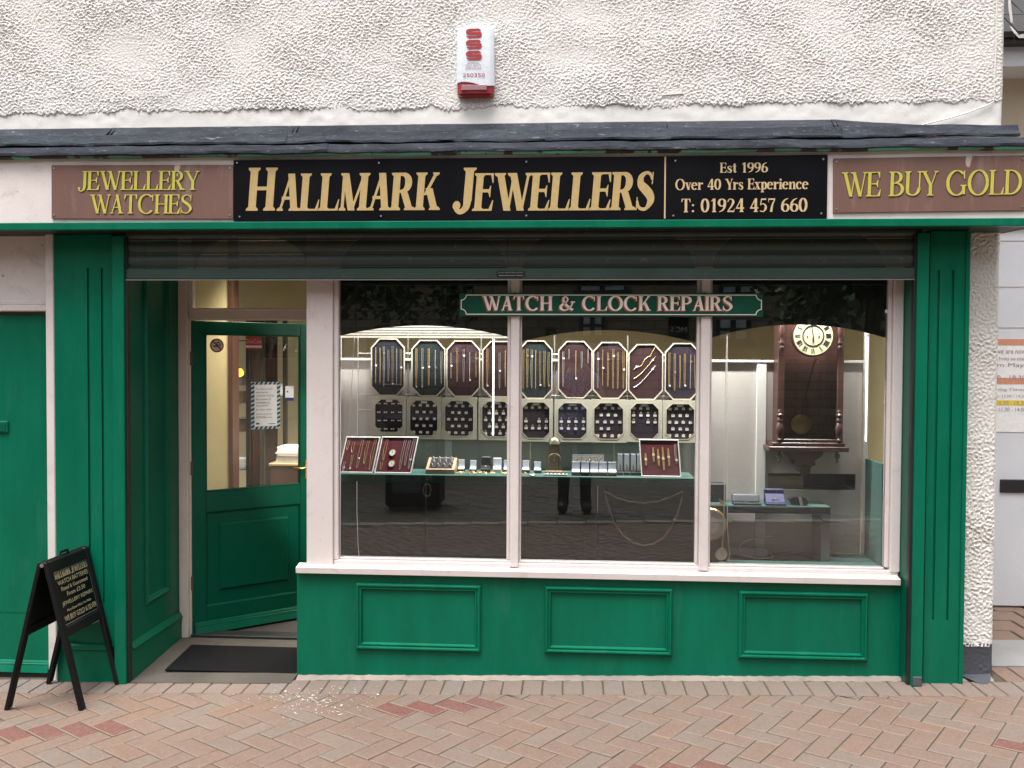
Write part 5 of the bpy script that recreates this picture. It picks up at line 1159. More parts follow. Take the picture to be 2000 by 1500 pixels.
# tilted wine red boards on the shelf
def red_board(lab, ua, ub, va, vb, lean, shear_, items, watch=None):
    y0 = .20; x0, x1, _, _ = rc(ua, va, ub, vb, y0); zb = zsh1 + .001; h = px((ua + ub) / 2, va, y0 + .05).z - zb
    R0 = thing('jewellery_board', lab, 'jewellery board', ((x0 + x1) / 2, y0, zb), 'wine red jewellery boards on the window shelf')
    W = (x1 - x0) / 2
    def tr(p): return (p[0] + shear_ * p[2], p[1] + p[2] * lean, p[2])
    def part(mb, nm, mt, par=None): mb.v = [tr(p) for p in mb.v]; return mb.build(nm, mt, par or R0, local=True)
    fr = .005
    mb = MB(); mb.box(-W, W, -.006, .010, 0, fr, .001); mb.box(-W, W, -.006, .010, h - fr, h, .001); mb.box(-W, -W + fr, -.006, .010, fr + .0002, h - fr - .0002, .001); mb.box(W - fr, W, -.006, .010, fr + .0002, h - fr - .0002, .001); part(mb, 'frame', M['plaster'])
    part(MB().box(-W + fr, W - fr, 0, .008, fr, h - fr), 'velvet_face', M['velvet_red'])
    for k, (a, t0_, b0_, mt, kind) in enumerate(items):
        x = -W + 2 * W * a; zt2, zb2 = h * t0_, h * b0_
        if kind == 'chain': N_ = part(MB().tube([(x - .004, -.003, zt2), (x - .005 + rg.uniform(-.004, .004), -.003, (zt2 + zb2) / 2), (x - .002, -.003, zb2 + .006), (x + .001, -.003, zb2), (x + .004, -.003, zb2 + .007), (x + .004 + rg.uniform(-.004, .004), -.003, (zt2 + zb2) / 2), (x + .005, -.003, zt2)], .0013, 4), 'necklace', M[mt])
        elif kind == 'watch':
            N_ = part(MB().prism([(x - .004, zb2), (x + .004, zb2), (x + .0055, (zt2 + zb2) / 2 - .01), (x + .0055, (zt2 + zb2) / 2 + .01), (x + .0035, zt2), (x - .0035, zt2), (x - .0055, (zt2 + zb2) / 2 + .01), (x - .0055, (zt2 + zb2) / 2 - .01)], -.0045, -.001), 'watch', M[mt])
            part(MB().lathe((x, -.006, (zt2 + zb2) / 2), [(.007, 0), (.007, .0014)], 10, 'y'), 'watch_face', M['dial'], N_)
        else:
            N_ = part(MB().lathe((x, -.006, zt2), [(.017, 0), (.018, .002), (.018, .005)], 18, 'y'), 'pocket_watch', M['brass']); part(MB().lathe((x, -.0068, zt2), [(.015, 0), (.015, .0007)], 18, 'y'), 'watch_face', M['dialwhite'], N_)
            part(MB().box(x - .0008, x + .0008, -.0075, -.007, zt2, zt2 + .010), 'watch_hand', M['ink'], N_)
        if kind == 'chain' and rg.random() < .6: part(MB().lathe((x + .003, -.006, zb2 + rg.uniform(.0, .4) * (zt2 - zb2)), [(.0048, 0), (.0048, .002)], 8, 'y'), 'price_tag', M['paper'], N_)
gm, sv_ = 'goldmetal', 'silver'
red_board('wine red board of gold chains leaning beside the wide white post', 661, 728, 853, 925, .30, .16, [(.10, .9, .62, gm, 'chain'), (.26, .85, .55, gm, 'chain'), (.30, .5, .10, gm, 'chain'), (.50, .92, .12, gm, 'chain'), (.68, .9, .25, gm, 'chain'), (.88, .93, .08, gm, 'chain'), (.12, .3, .05, sv_, 'chain')])
red_board('wine red board with two white pocket watches and silver chains', 731, 803, 853, 926, .30, .16, [(.16, .92, .35, gm, 'chain'), (.38, .56, 0, gm, 'pocket'), (.42, .26, 0, gm, 'pocket'), (.66, .92, .10, sv_, 'chain'), (.78, .92, .20, sv_, 'chain'), (.90, .95, .12, sv_, 'chain'), (.14, .30, .1, gm, 'chain')])
red_board('wine red board with row of gold wristwatches beside the right mullion', 1253, 1331, 858, 931, .22, -.06, [(.14, .62, .30, gm, 'watch'), (.34, .78, .40, gm, 'watch'), (.46, .74, .30, gm, 'watch'), (.58, .80, .18, gm, 'watch'), (.72, .76, .30, gm, 'watch'), (.90, .88, .36, sv_, 'chain')])
# oak ring box
x0, x1, _, _ = rc(833, 895, 889, 925, .22); zb = zsh1 + .0005
OB = thing('ring_box', 'square light oak box with white rings on black pad', 'box', ((x0 + x1) / 2, .24, zb)); h0, h1 = .024, .075
MB().hexa([(x0, .19, zb), (x1, .19, zb), (x1, .31, zb), (x0, .31, zb)], [(x0, .19, zb + h0), (x1, .19, zb + h0), (x1, .31, zb + h1), (x0, .31, zb + h1)]).build('case', M['oak'], OB)
sl_ = (h1 - h0) / .12
q = [(x0 + .016, .202), (x1 - .016, .202), (x1 - .016, .298), (x0 + .016, .298)]
MB().hexa([(x, y, zb + h0 + (y - .19) * sl_ + .0005) for x, y in q], [(x, y - .001, zb + h0 + (y - .19) * sl_ + .004) for x, y in q]).build('pad', M['boxblack'], OB)
for r in range(3):
    for c in range(4):
        x = x0 + .028 + (x1 - x0 - .056) * c / 3 + (r % 2) * .006; y = .213 + r * .034; z = zb + h0 + (y - .19) * sl_ + .004
        MB().prism([(x - .008, z), (x + .008, z), (x + .007, z + .010), (x, z + .018), (x - .007, z + .010)], y - .004, y + .003).build('ring_card', M['paper'], OB)
# small ring boxes along the shelf
def ring_box(lab, uc, wpx, hpx, y, lid, sat, base_z, group='open ring boxes on the window shelf', ring='silver'):
    c = px(uc, 900, y); wd = wpx * (y + D0) / F; hh = hpx * (y + D0) / F
    R0 = thing('ring_box', lab, 'box', (c.x, y, base_z), group); w2 = wd / 2; tk = .0025
    MB().box(-w2, w2, -.022, .02, 0, hh * .26, .002).build('base', M[lid], R0, local=True)
    MB().box(-w2, w2, .012, .022, hh * .26 + .0003, hh, .003).build('lid', M[lid], R0, local=True)
    MB().box(-w2 + tk, w2 - tk, .0105, .0118, hh * .28, hh - tk, .001).build('lining', M[sat], R0, local=True)
    MB().hexa([(-w2 + tk, -.018, hh * .262), (w2 - tk, -.018, hh * .262), (w2 - tk, .010, hh * .262), (-w2 + tk, .010, hh * .262)], [(-w2 + tk, -.018, hh * .30), (w2 - tk, -.018, hh * .30), (w2 - tk, .010, hh * .42), (-w2 + tk, .010, hh * .42)]).build('cushion', M[sat], R0, local=True)
    MB().tube([(.005 * math.cos(k * PI / 6), -.006, hh * .36 + .005 * math.sin(k * PI / 6)) for k in range(7)], .0011, 4).build('ring', M[ring], R0, local=True)
zs_ = zsh1 + .0005
ring_box('small open ring box beside the light oak box', 901, 14, 24, .30, 'boxblack', 'satin', zs_)
ring_box('small white lined ring box between the oak box and the black box', 924, 14, 23, .30, 'boxblack', 'satin', zs_)
ring_box('tall all black ring box with silver ring', 949, 19, 30, .30, 'boxblack', 'boxblack', zs_)
ring_box('pale grey ring box with rounded lid beside the all black box', 971, 17, 28, .30, 'trayframe', 'satin', zs_)
ring_box('white lined ring box half hidden by the middle mullion', 990, 14, 24, .30, 'boxblack', 'satin', zs_)
ring_box('white lined ring box just past the middle mullion', 1027, 15, 24, .30, 'boxblack', 'satin', zs_)
ring_box('white lined ring box beside the brass skeleton clock', 1050, 15, 22, .30, 'boxblack', 'satin', zs_)
for i, (uc, lab) in enumerate(((1125, 'satin ring box nearest the brass clock in the front row of five'), (1143, 'satin box with gold bangle in the front row of five'), (1161, 'satin ring box in the middle of the front row of five'), (1178, 'satin ring box fourth in the front row, without bangle'), (1196, 'satin ring box at the end of the front row by the bracelet boxes'))):
    ring_box(lab, uc, 17, 27, .215, 'boxblack', 'satin', zs_, 'front row of five satin ring boxes', 'goldmetal' if i == 1 else 'silver')
# ring stand behind them
c0, c1 = px(1118, 895, .30).x, px(1180, 895, .30).x
RSD = thing('ring_stand', 'black stand with row of gold rings behind five satin boxes', 'stand', ((c0 + c1) / 2, .30, zs_))
MB().hexa([(c0, .27, zs_), (c1, .27, zs_), (c1, .34, zs_), (c0, .34, zs_)], [(c0, .28, zs_ + .07), (c1, .28, zs_ + .07), (c1, .33, zs_ + .10), (c0, .33, zs_ + .10)]).build('pad', M['boxblack'], RSD)
for i in range(7):
    x = c0 + .012 + (c1 - c0 - .024) * i / 6; RN = MB().tube([(x + .010 * math.cos(k * PI / 6), .285, zs_ + .080 + .010 * math.sin(k * PI / 6)) for k in range(12)], .002, 5, True).build('ring', M['goldmetal'] if i % 3 else M['silver'], RSD)
    box('price_tag', M['paper'], RN, x - .008, x + .008, .274, .2755, zs_ + .060, zs_ + .072)
# row of bracelet boxes
for i, (uc, lab) in enumerate(((1211, 'tall satin bracelet box beside the five ring boxes'), (1224, 'tall satin bracelet box with gold clasp, second from the ring boxes'), (1237, 'tall satin bracelet box, third from the ring boxes'), (1249, 'tall satin bracelet box touching the wine red watch board'))):
    c = px(uc, 900, .27); R0 = thing('bracelet_box', lab, 'box', (c.x, .27, zs_), 'tall satin bracelet boxes'); hh = .112; w2 = .0155
    MB().box(-w2, w2, 0, .02, .018, hh, .002).build('tray', M['boxblack'], R0, local=True); MB().box(-w2, w2, -.03, .02, 0, .0178, .002).build('base', M['boxblack'], R0, local=True)
    MB().box(-w2 + .003, w2 - .003, -.0015, -.0002, .021, hh - .004, .001).build('satin_lining', M['satin'], R0, local=True)
    MB().tube([(0, -.003, .025), (.003, -.003, .04), (-.001, -.003, .055)], .0016, 5).build('bracelet', M['ink'] if i < 3 else M['goldmetal'], R0, local=True)
# brass skeleton clock
c = px(1083, 880, .31); SK = thing('skeleton_clock', 'antique brass skeleton clock with glass dome top on the window shelf', 'clock', (c.x, .31, zs_)); M['oldbrass'] = paint('aged brass', (.21, .155, .095), .45, .35, metal=.4)
hh = px(1083, 853, .31).z - zs_
MB().box(-.045, .045, -.03, .03, 0, .014, .003).build('base', M['oldbrass'], SK, local=True)
pr = [(-.040, .015), (.040, .015), (.042, hh * .20), (.036, hh * .45), (.030, hh * .62), (.028, hh * .78), (-.028, hh * .78), (-.030, hh * .62), (-.036, hh * .45), (-.042, hh * .20)]
MB().prism(pr, -.006, .012).build('frame_plate', M['oldbrass'], SK, local=True)
MB().lathe((0, -.010, hh * .36), [(.034, 0), (.036, .002), (.036, .004)], 24, 'y').build('chapter_ring', M['oldbrass'], SK, local=True)
MB().lathe((0, -.0115, hh * .36), [(.024, 0), (.024, .0014)], 24, 'y').build('dial_centre', plain('dark bronze', (.10, .075, .05), .5, .3), SK, local=True)
mb = MB(); mb.box(-.001, .001, -.0135, -.0125, hh * .36 - .004, hh * .36 + .022); mb.box(-.012, .002, -.0138, -.0128, hh * .36 - .001, hh * .36 + .001); mb.build('hands', M['brass'], SK, local=True)
for k in range(12):
    a = k * PI / 6; MB().box(-.0015 + .030 * math.sin(a), .0015 + .030 * math.sin(a), -.0108, -.0101, hh * .36 + .030 * math.cos(a) - .0015, hh * .36 + .030 * math.cos(a) + .0015).build('hour_mark', M['ink'], SK, local=True)
MB().lathe((0, .004, hh * .80), [(.030, 0), (.029, hh * .08), (.022, hh * .15), (.010, hh * .19), (.002, hh * .20)], 16).build('bell', plain('dull bell metal', (.34, .33, .24), .35, .6), SK, local=True, smooth=True)
MB().tube([(.033 * math.cos(k * PI / 12), 0, hh * .78 + hh * .22 * math.sin(k * PI / 12)) for k in range(13)], .0025, 5).build('bell_hoop', M['oldbrass'], SK, local=True)
# rings laid out before the clock, jewellery heap
c0, c1 = px(1062, 915, .2).x, px(1108, 915, .2).x
LR_ = thing('ring_strip', 'white strip of signet rings lying before the brass skeleton clock', 'ring display', ((c0 + c1) / 2, .2, zs_))
box('card_strip', M['paper'], LR_, c0, c1, .185, .215, zs_, zs_ + .010, .002)
for i in range(6):
    x = c0 + .01 + (c1 - c0 - .02) * i / 5; MB().tube([(x + .008 * math.cos(k * PI / 5), .195, zs_ + .012 + .008 * math.sin(k * PI / 5)) for k in range(6)], .0018, 5).build('ring', M['goldmetal'], LR_)
    box('price_tag', M['paper'], LR_, x - .006, x + .006, .180, .1815, zs_ + .0105, zs_ + .020)
mb = MB(); g_ = random.Random(5)
for i in range(85):
    u = g_.uniform(893, 1045); 
    if 995 < u < 1014: continue
    c = px(u, 918, .19 + g_.uniform(-.012, .04)); r = g_.uniform(.004, .011); z = zs_ + g_.uniform(.002, .010); t_ = g_.uniform(0, PI); ph = g_.uniform(0, PI)
    mb.tube([(c.x + r * math.cos(k * PI / 4) * math.cos(t_), c.y + r * math.cos(k * PI / 4) * math.sin(t_), z + r * .5 * abs(math.sin(k * PI / 4 + ph))) for k in range(8)], .0016, 4, True)
HP_ = mb.build('jewellery_heap', M['goldmetal']); tag(HP_, 'heap of loose gold bracelets and bangles along the shelf edge', 'jewellery', kind='stuff')
c = px(1040, 922, .185); MB().lathe((c.x, .185, zs_), [(.018, 0), (.020, .004), (.014, .009), (.004, .011)], 16).build('silver_brooch', M['silver'], None, smooth=True); tag(bpy.data.objects['silver_brooch'], 'oval silver brooch lying by the middle mullion', 'brooch')
# big necklace on the dark panel
NKB = thing('panel_necklace', 'long gold chain necklace pinned in a curve on the dark panel', 'necklace', (px(1257, 1060, .172).x, .172, px(1257, 1062, .172).z))
yq = .172
tp = [(1181, 960), (1205, 972), (1230, 979), (1257, 982), (1285, 979), (1310, 970), (1333, 960)]; bt = [(1331, 975), (1322, 1005), (1310, 1030), (1295, 1050), (1275, 1062), (1257, 1064.5), (1238, 1060), (1218, 1046), (1203, 1026), (1192, 1000), (1184, 974)]
MB().tube([px(u, v, yq) for u, v in tp + bt], .0042, 6, True).build('chain', M['rosegold'], NKB, smooth=True)
c = px(1317, 1015, yq); MB().lathe((c.x, yq - .005, c.z), [(.008, 0), (.008, .002)], 8, 'y').build('price_tag', M['paper'], NKB)
for u, v in ((1181, 960), (1333, 960)): c = px(u, v, yq); MB().lathe((c.x, yq - .004, c.z), [(.004, 0), (.004, .012)], 8, 'y').build('pin', M['brass'], NKB)

# ------------------------------------------------------------------ wall clock
YCK = .335
ck = thing('wall_clock', 'tall dark mahogany pendulum wall clock with ivory dial and turned columns', 'clock', (px(1583, 860, YCK).x, YCK, px(1583, 880, YCK).z))
def cq(u, v, y=YCK): p = px(u, v, y); return p.x, p.z
xl, _ = cq(1519, 760); xr2, _ = cq(1648, 760); _, zc0 = cq(1583, 866); _, zc1 = cq(1583, 585)
cxk = (xl + xr2) / 2
mb = MB(); mb.box(xl + .012, xr2 - .012, YCK + .10, YCK + .115, zc0, zc1); mb.box(xl, xl + .012, YCK + .01, YCK + .115, zc0, zc1); mb.box(xr2 - .012, xr2, YCK + .01, YCK + .115, zc0, zc1); mb.build('case', M['wood'], ck)
mb = MB()
for a, b in ((xl + .0005, xl + .034), (xr2 - .034, xr2 - .0005)): mb.box(a, b, YCK, YCK + .018, zc0 + .002, zc1 - .002, .003)
mb.box(xl + .0342, xr2 - .0342, YCK, YCK + .018, zc0 + .002, zc0 + .022, .003); mb.build('door_frame', M['wood'], ck)
box('clock_glass', M['thinglass'], ck, xl + .034, xr2 - .034, YCK + .006, YCK + .009, zc0 + .022, px(1583, 702, YCK).z)
def colonnette(x, zb_, zt_, nm):
    L = zt_ - zb_; pr = [(.010, 0), (.016, .008), (.016, .016), (.009, .024), (.012, .034), (.019, .05), (.021, .075), (.016, .098), (.010, .106), (.017, .114), (.017, .122), (.012, .130), (.018, .138), (.018, .146), (.009, .156), (.012, .162), (.008, .175)]
    MB().lathe((x, YCK - .012, zb_), [(r, h) for r, h in pr], 14).build(nm, M['wood'], ck, smooth=True)
zcb = cq(1583, 864)[1]
for u in (1522, 1638): colonnette(cq(u, 820)[0], zcb, zcb + .175, 'turned_column')
for u in (1526, 1640):
    x = cq(u, 670)[0]; z = cq(u, 680)[1]; MB().lathe((x, YCK - .010, z), [(.008, -.012), (.013, 0), (.013, .008), (.008, .014), (.014, .022), (.014, .032), (.009, .042), (.013, .06), (.016, .09), (.010, .12)], 14).build('turned_column', M['wood'], ck, smooth=True)
dx, dzc = cq(1588, 656, YCK - .01); rd = 37 * (YCK - .01 + D0) / F
MB().lathe((dx, YCK - .012, dzc), [(rd * 1.08, .0), (rd * 1.10, .006), (rd * 1.10, .020)], 40, 'y').build('dial_rim', M['wood'], ck)
MB().lathe((dx, YCK - .0135, dzc), [(rd, 0), (rd, .001)], 40, 'y').build('dial', M['dial'], ck)
mb = MB(); octo_ring(mb, [(dx + rd * .56 * math.cos(k * PI / 18), dzc + rd * .56 * math.sin(k * PI / 18)) for k in range(36)], [(dx + rd * .50 * math.cos(k * PI / 18), dzc + rd * .50 * math.sin(k * PI / 18)) for k in range(36)], YCK - .0148, YCK - .0138); mb.build('dial_ring', M['ink'], ck)
ROM = ['XII', 'I', 'II', 'III', 'IIII', 'V', 'VI', 'VII', 'VIII', 'IX', 'X', 'XI']
fR = Serif(.22, .07, .05, .05)
for k, tx in enumerate(ROM):
    a = k * PI / 6; h = rd * .26; wd = h * (.25 + .22 * len(tx)); m_ = serif_text(fR, tx, -wd / 2, wd / 2, -h / 2, h / 2, 0)
    m_.v = [(dx + (p[0]) * math.cos(a) + (p[2] + rd * .78) * math.sin(a), YCK - .0142 + p[1] * .3, dzc - p[0] * math.sin(a) + (p[2] + rd * .78) * math.cos(a)) for p in m_.v]; m_.build('numeral', M['ink'], ck)
mb = MB(); mb.prism([(dx - .0025, dzc), (dx + .0025, dzc), (dx + .0045, dzc - rd * .25), (dx, dzc - rd * .42), (dx - .0045, dzc - rd * .25)], YCK - .0165, YCK - .0158); mb.prism([(dx + .002, dzc - .004), (dx - rd * .10, dzc + rd * .7), (dx - rd * .14, dzc + rd * .68), (dx - .003, dzc - .002)], YCK - .0180, YCK - .0172); mb.build('clock_hand', M['ink'], ck)
for s_ in (-1, 1): MB().lathe((dx + s_ * rd * .30, YCK - .0155, dzc - rd * .04), [(.004, 0), (.004, .002)], 10, 'y').build('winding_hole', M['ink'], ck)
bx, bz = cq(1565, 829, YCK + .06); MB().lathe((bx, YCK + .055, bz), [(.050, .004), (.054, .006), (.054, .008)], 32, 'y').build('pendulum_bob', paint('dull brass bob', (.42, .31, .13), .35, .2, metal=.55), ck, smooth=True)
tx_, tz_ = cq(1592, 700, YCK + .06); MB().tube([(bx, YCK + .062, bz + .04), (tx_, YCK + .062, tz_)], .004, 6).build('pendulum_rod', M['wood'], ck)
ex, ez = cq(1593, 705, YCK + .02); mb = MB(); mb.tube([(ex + .010 * math.cos(k * PI / 8), YCK + .012, ez + .010 * math.sin(k * PI / 8)) for k in range(16)], .0018, 5, True); mb.tube([(ex - .009, YCK + .012, ez), (ex + .009, YCK + .012, ez)], .0014, 4); mb.tube([(ex, YCK + .012, ez - .009), (ex, YCK + .012, ez + .009)], .0014, 4); mb.build('escutcheon', M['brass'], ck)
# base shelf and carved drop
x0, x1, z0, z1 = rc(1499, 864, 1655, 881, YCK)
mb = MB(); mb.box(x0 + .018, x1 - .018, YCK - .025, YCK + .115, z1 - .020, z1, .003); mb.box(x0, x1, YCK - .035, YCK + .115, z0, z1 - .0203, .004); mb.build('base_moulding', M['wood'], ck)
_, zdp = cq(1575, 925); hd = z0 - zdp; cxd = cq(1572, 900)[0]
pr = [(-.098, 0), (.098, 0), (.090, -hd * .18), (.066, -hd * .34), (.050, -hd * .44), (.056, -hd * .52), (.056, -hd * .60), (.040, -hd * .68), (.024, -hd * .78), (.016, -hd * .98), (-.016, -hd * .98), (-.024, -hd * .78), (-.040, -hd * .68), (-.056, -hd * .60), (-.056, -hd * .52), (-.050, -hd * .44), (-.066, -hd * .34), (-.090, -hd * .18)]
MB().prism([(cxd + a, z0 - .0003 + b) for a, b in pr], YCK + .0, YCK + .11).build('carved_drop', M['wood'], ck)
MB().lathe((cxd, YCK - .006, z0 - hd * .86), [(.026, .0), (.030, .004), (.026, .012)], 18, 'y').build('drop_boss', M['wood'], ck)
for u in (1522, 1635):
    x = cq(u, 890)[0]; MB().lathe((x, YCK - .002, z0 - .0003), [(.007, 0), (.006, -.010), (.014, -.020), (.015, -.028), (.008, -.038), (.004, -.044), (.007, -.052), (.002, -.060)], 12).build('drop_finial', M['wood'], ck, smooth=True)

# ------------------------------------------------------------------ bench, boxes, barometer, power strip
x0, x1, z0, z1 = rc(1418, 989, 1622, 1003, .24)
BN = thing('display_bench', 'low dark green topped bench with one grey board leg', 'bench', ((x0 + x1) / 2, .3, zfl))
box('top', M['dkpanel'], BN, px(1366, 995, .24).x, x1, .235, .44, z0, z1 - .002, .002); box('top_cloth', M['baize'], BN, px(1366, 995, .24).x, x1, .236, .44, z1 - .0018, z1 + .001)
a = px(1603, 1050, .25).x; MB().hexa([(a, .24, zfl + .0005), (x1 - .001, .24, zfl + .0005), (x1 - .001, .43, zfl + .0005), (a, .43, zfl + .0005)], [(a, .24, z0 - .0005), (x1 - .001, .24, z0 - .0005), (x1 - .001, .43, z0 - .0005), (a, .43, z0 - .0005)]).build('leg', paint('scuffed grey board', (.33, .34, .38), .7, .35), BN)
zbn = z1 + .0015
def opencase(lab, u0_, u1_, v0_, lidm, linm, name='watch_box'):
    xa, xb, _, zt3 = rc(u0_, v0_, u1_, 986, .30); R0 = thing(name, lab, 'box', ((xa + xb) / 2, .30, zbn)); w2 = (xb - xa) / 2; hh = zt3 - zbn
    MB().box(-w2, w2, -.05, .01, 0, .012, .002).build('base', M[lidm], R0, local=True); MB().box(-w2, w2, .010, .022, .004, hh, .004).build('lid', M[lidm], R0, local=True)
    MB().box(-w2 + .004, w2 - .004, .008, .0098, .014, hh - .005, .002).build('lining', M[linm], R0, local=True); return R0, w2, hh
R0, w2, hh = opencase('long open spectacle shaped box with white satin lid on the bench', 1430, 1484, 965, 'boxblack', 'satin')
MB().tube([(-.03, -.02, .014), (0, -.02, .016), (.035, -.02, .014)], .0025, 5).build('bracelet', M['ink'], R0, local=True)
R0, w2, hh = opencase('open royal blue box with white faced watch', 1493, 1532, 955, 'bluebox', 'bluebox')
MB().lathe((.006, -.024, .024), [(.012, 0), (.013, .003), (.013, .006)], 16, 'y').build('watch', M['silver'], R0, local=True); MB().lathe((.006, -.0246, .024), [(.0105, 0), (.0105, .0005)], 16, 'y').build('watch_face', M['dialwhite'], R0, local=True)
MB().tube([(-.03, -.014, .014), (-.012, -.02, .026), (.006, -.018, .024)], .005, 6).build('strap', M['ink'], R0, local=True)
MB().hexa([(-w2 + .004, -.04, .0125), (w2 - .004, -.04, .0125), (w2 - .004, .007, .0125), (-w2 + .004, .007, .0125)], [(-w2 + .004, -.03, .016), (w2 - .004, -.03, .016), (w2 - .004, .007, .055), (-w2 + .004, .007, .055)]).build('satin_fold', M['bluebox'], R0, local=True)
c = px(1558, 980, .29); PW = thing('watch_pillow', 'black cushion wearing a silver watch on the bench', 'cushion', (c.x, .29, zbn))
MB().prism([(-.050, .030), (-.030, .002), (.036, 0), (.050, .012), (.034, .040), (.010, .046), (-.030, .044)], -.025, .025).build('cushion', M['boxblack'], PW, local=True)
MB().prism([(-.004, .0465), (.012, .047), (.022, .002), (.008, .0)], -.0275, -.0252).build('watch_band', M['silver'], PW, local=True)
x0, x1, z0, z1 = rc(1370, 943, 1415, 986, .38)
BXB = MB().box(x0, x1, .34, .43, zbn, z1, .003).build('black_box', M['boxblack']); tag(BXB, 'plain black box standing on the bench behind the mullion', 'box')
c = px(1412, 975, .27); YPN = MB().hexa([(c.x - .012, .262, zbn), (c.x + .02, .262, zbn), (c.x + .02, .285, zbn), (c.x - .012, .285, zbn)], [(c.x - .020, .262, zbn + .030), (c.x - .002, .262, zbn + .018), (c.x - .002, .285, zbn + .018), (c.x - .020, .285, zbn + .030)]).build('brass_brooch', M['brass']); tag(YPN, 'small yellow brass brooch on the bench by the black box', 'brooch')
YBR = .19
bmx, bmz = px(1387, 1024, YBR).x, px(1387, 1024, YBR).z
BR = thing('barometer', 'banjo shaped brown wooden barometer with white dials standing behind the mullion', 'barometer', (bmx, YBR, zfl + .001)); M['brownwood'] = paint('brown barometer wood', (.115, .052, .036), .35, .3, (6, 6, 1))
zt4 = px(1405, 988, YBR).z; zb4 = zfl + .002; xe_ = px(1424, 1040, YBR).x - bmx
pr = [(-.05, zb4), (.085, zb4 + .0), (.098, zb4 + .03), (.102, zb4 + .07), (.092, zb4 + .12), (.100, zb4 + .16), (.100, bmz), (.088, bmz + .06), (.07, zt4), (-.07, zt4), (-.10, bmz), (-.09, bmz - .07), (-.07, zb4 + .06)]
MB().prism([(bmx + a * .98, z) for a, z in pr], YBR, YBR + .03).build('case', M['brownwood'], BR)
rb = 30 * (YBR + D0) / F
MB().lathe((bmx, YBR - .012, bmz), [(rb, 0), (rb * 1.06, .006), (rb * 1.06, .0118)], 32, 'y').build('bezel', M['brass'], BR); MB().lathe((bmx, YBR - .0135, bmz), [(rb * .94, 0), (rb * .94, .0012)], 32, 'y').build('dial', M['dialwhite'], BR); MB().lathe((bmx, YBR - .0150, bmz), [(rb * .55, 0), (rb * .55, .0012)], 32, 'y').build('dial_centre', M['silver'], BR)
tx2, tz2 = px(1408, 1082, YBR).x, px(1408, 1082, YBR).z; rt = 11.5 * (YBR + D0) / F
MB().lathe((tx2, YBR - .010, tz2), [(rt, 0), (rt * 1.08, .004), (rt * 1.08, .0098)], 24, 'y').build('bezel', M['brass'], BR); MB().lathe((tx2, YBR - .0112, tz2), [(rt * .92, 0), (rt * .92, .001)], 24, 'y').build('dial', M['dialwhite'], BR)
MB().prism([(tx2 - .001, tz2), (tx2 + .001, tz2), (tx2 + .006, tz2 + rt * .5)], YBR - .0125, YBR - .0120).build('needle', M['ink'], BR)
PS = thing('power_strip', 'white extension socket with looped cable on the window floor', 'extension lead', (px(1465, 1090, .33).x, .33, zfl))
a, b = px(1424, 1085, .36).x, px(1499, 1090, .33).x
MB().hexa([(a, .36, zfl + .001), (b, .33, zfl + .001), (b, .37, zfl + .001), (a, .40, zfl + .001)], [(a, .36, zfl + .035), (b, .33, zfl + .035), (b, .37, zfl + .038), (a, .40, zfl + .038)]).build('socket_bar', M['plastic_white'], PS)
MB().tube([(b, .35, zfl + .018), (b + .025, .33, zfl + .014), (b + .02, .28, zfl + .006), (b - .06, .26, zfl + .006), (b - .14, .27, zfl + .02), (b - .16, .30, zfl + .045), (b - .12, .36, zfl + .075), (b - .04, .42, zfl + .085), (b + .05, YB - .003, zfl + .088)], .0038, 6).build('cable', M['cord'], PS, smooth=True)
mb = MB().tube([px(1418, 655, .165), px(1417, 800, .163), px(1415, 950, .162), px(1413, 1040, .162), px(1410, 1072, .162)], .0022, 5); CO = mb.build('hanging_cord', M['cord']); tag(CO, 'thin white cord hanging straight to the small barometer dial', 'cable')  # a hanging cord, like the two below
mb = MB().tube([px(1420, 655, .176), px(1420, 900, .172), px(1421, 1040, .165), px(1425, 1085, .160), (px(1422, 1100, .16).x, .16, zfl + .004), (px(1405, 1100, .16).x, .16, zfl + .004)], .0024, 5); CO = mb.build('hanging_cord', M['cord']); tag(CO, 'thin white cord hanging to the window floor past the barometer', 'cable')
mb = MB().tube([px(697, 940, .150), px(697, 1000, .150), px(699, 1060, .150), px(701, 1086, .150)], .0018, 5); CO = mb.build('hanging_cord', M['cord']); tag(CO, 'thin white cord hanging below the shelf near the wide post', 'cable')
c = px(1734, 608, .118); SN = MB().box(c.x - .012, c.x + .004, .118, .1275, c.z - .010, c.z + .010, .003).build('sensor', M['plastic_white']); tag(SN, 'tiny white sensor stuck at the window edge beside the right jamb', 'sensor')

# ------------------------------------------------------------------ seen through the door and over the partition
YX = 2.2
CBN = thing('display_cabinet', 'tall black framed glass display cabinet inside the shop', 'cabinet', (px(520, 900, YX).x, YX, .0))
ca, cb_ = px(448, 800, YX).x, px(556, 800, YX).x; zcb0, zcb1 = -.02, 1.90
for u in (456, 484, 512, 556): x = px(u, 800, YX).x; box('upright', M['cabinet'], CBN, x - .016, x + .016, YX, YX + .03, zcb0, zcb1, .003)
xq0, xq1 = px(492, 800, YX + .01).x, px(512, 800, YX + .01).x
box('door_edge', M['wood'], CBN, xq0, xq1 - .02, YX + .008, YX + .03, zcb0, zcb1, .003)
for z in (.35, .75, 1.12, 1.45, 1.72): box('shelf', M['thinglass'], CBN, ca, cb_, YX + .04, YX + .35, z, z + .008)
box('kick_panel', M['wood'], CBN, ca, cb_, YX + .031, YX + .06, zcb0, .60)
for u, v in ((487, 688), (516, 690), (487, 845), (516, 846)): p = px(u, v, YX - .01); MB().tube([(p.x, YX - .012, p.z - .03), (p.x, YX - .012, p.z + .03)], .006, 6).build('handle', M['boxblack'], CBN)
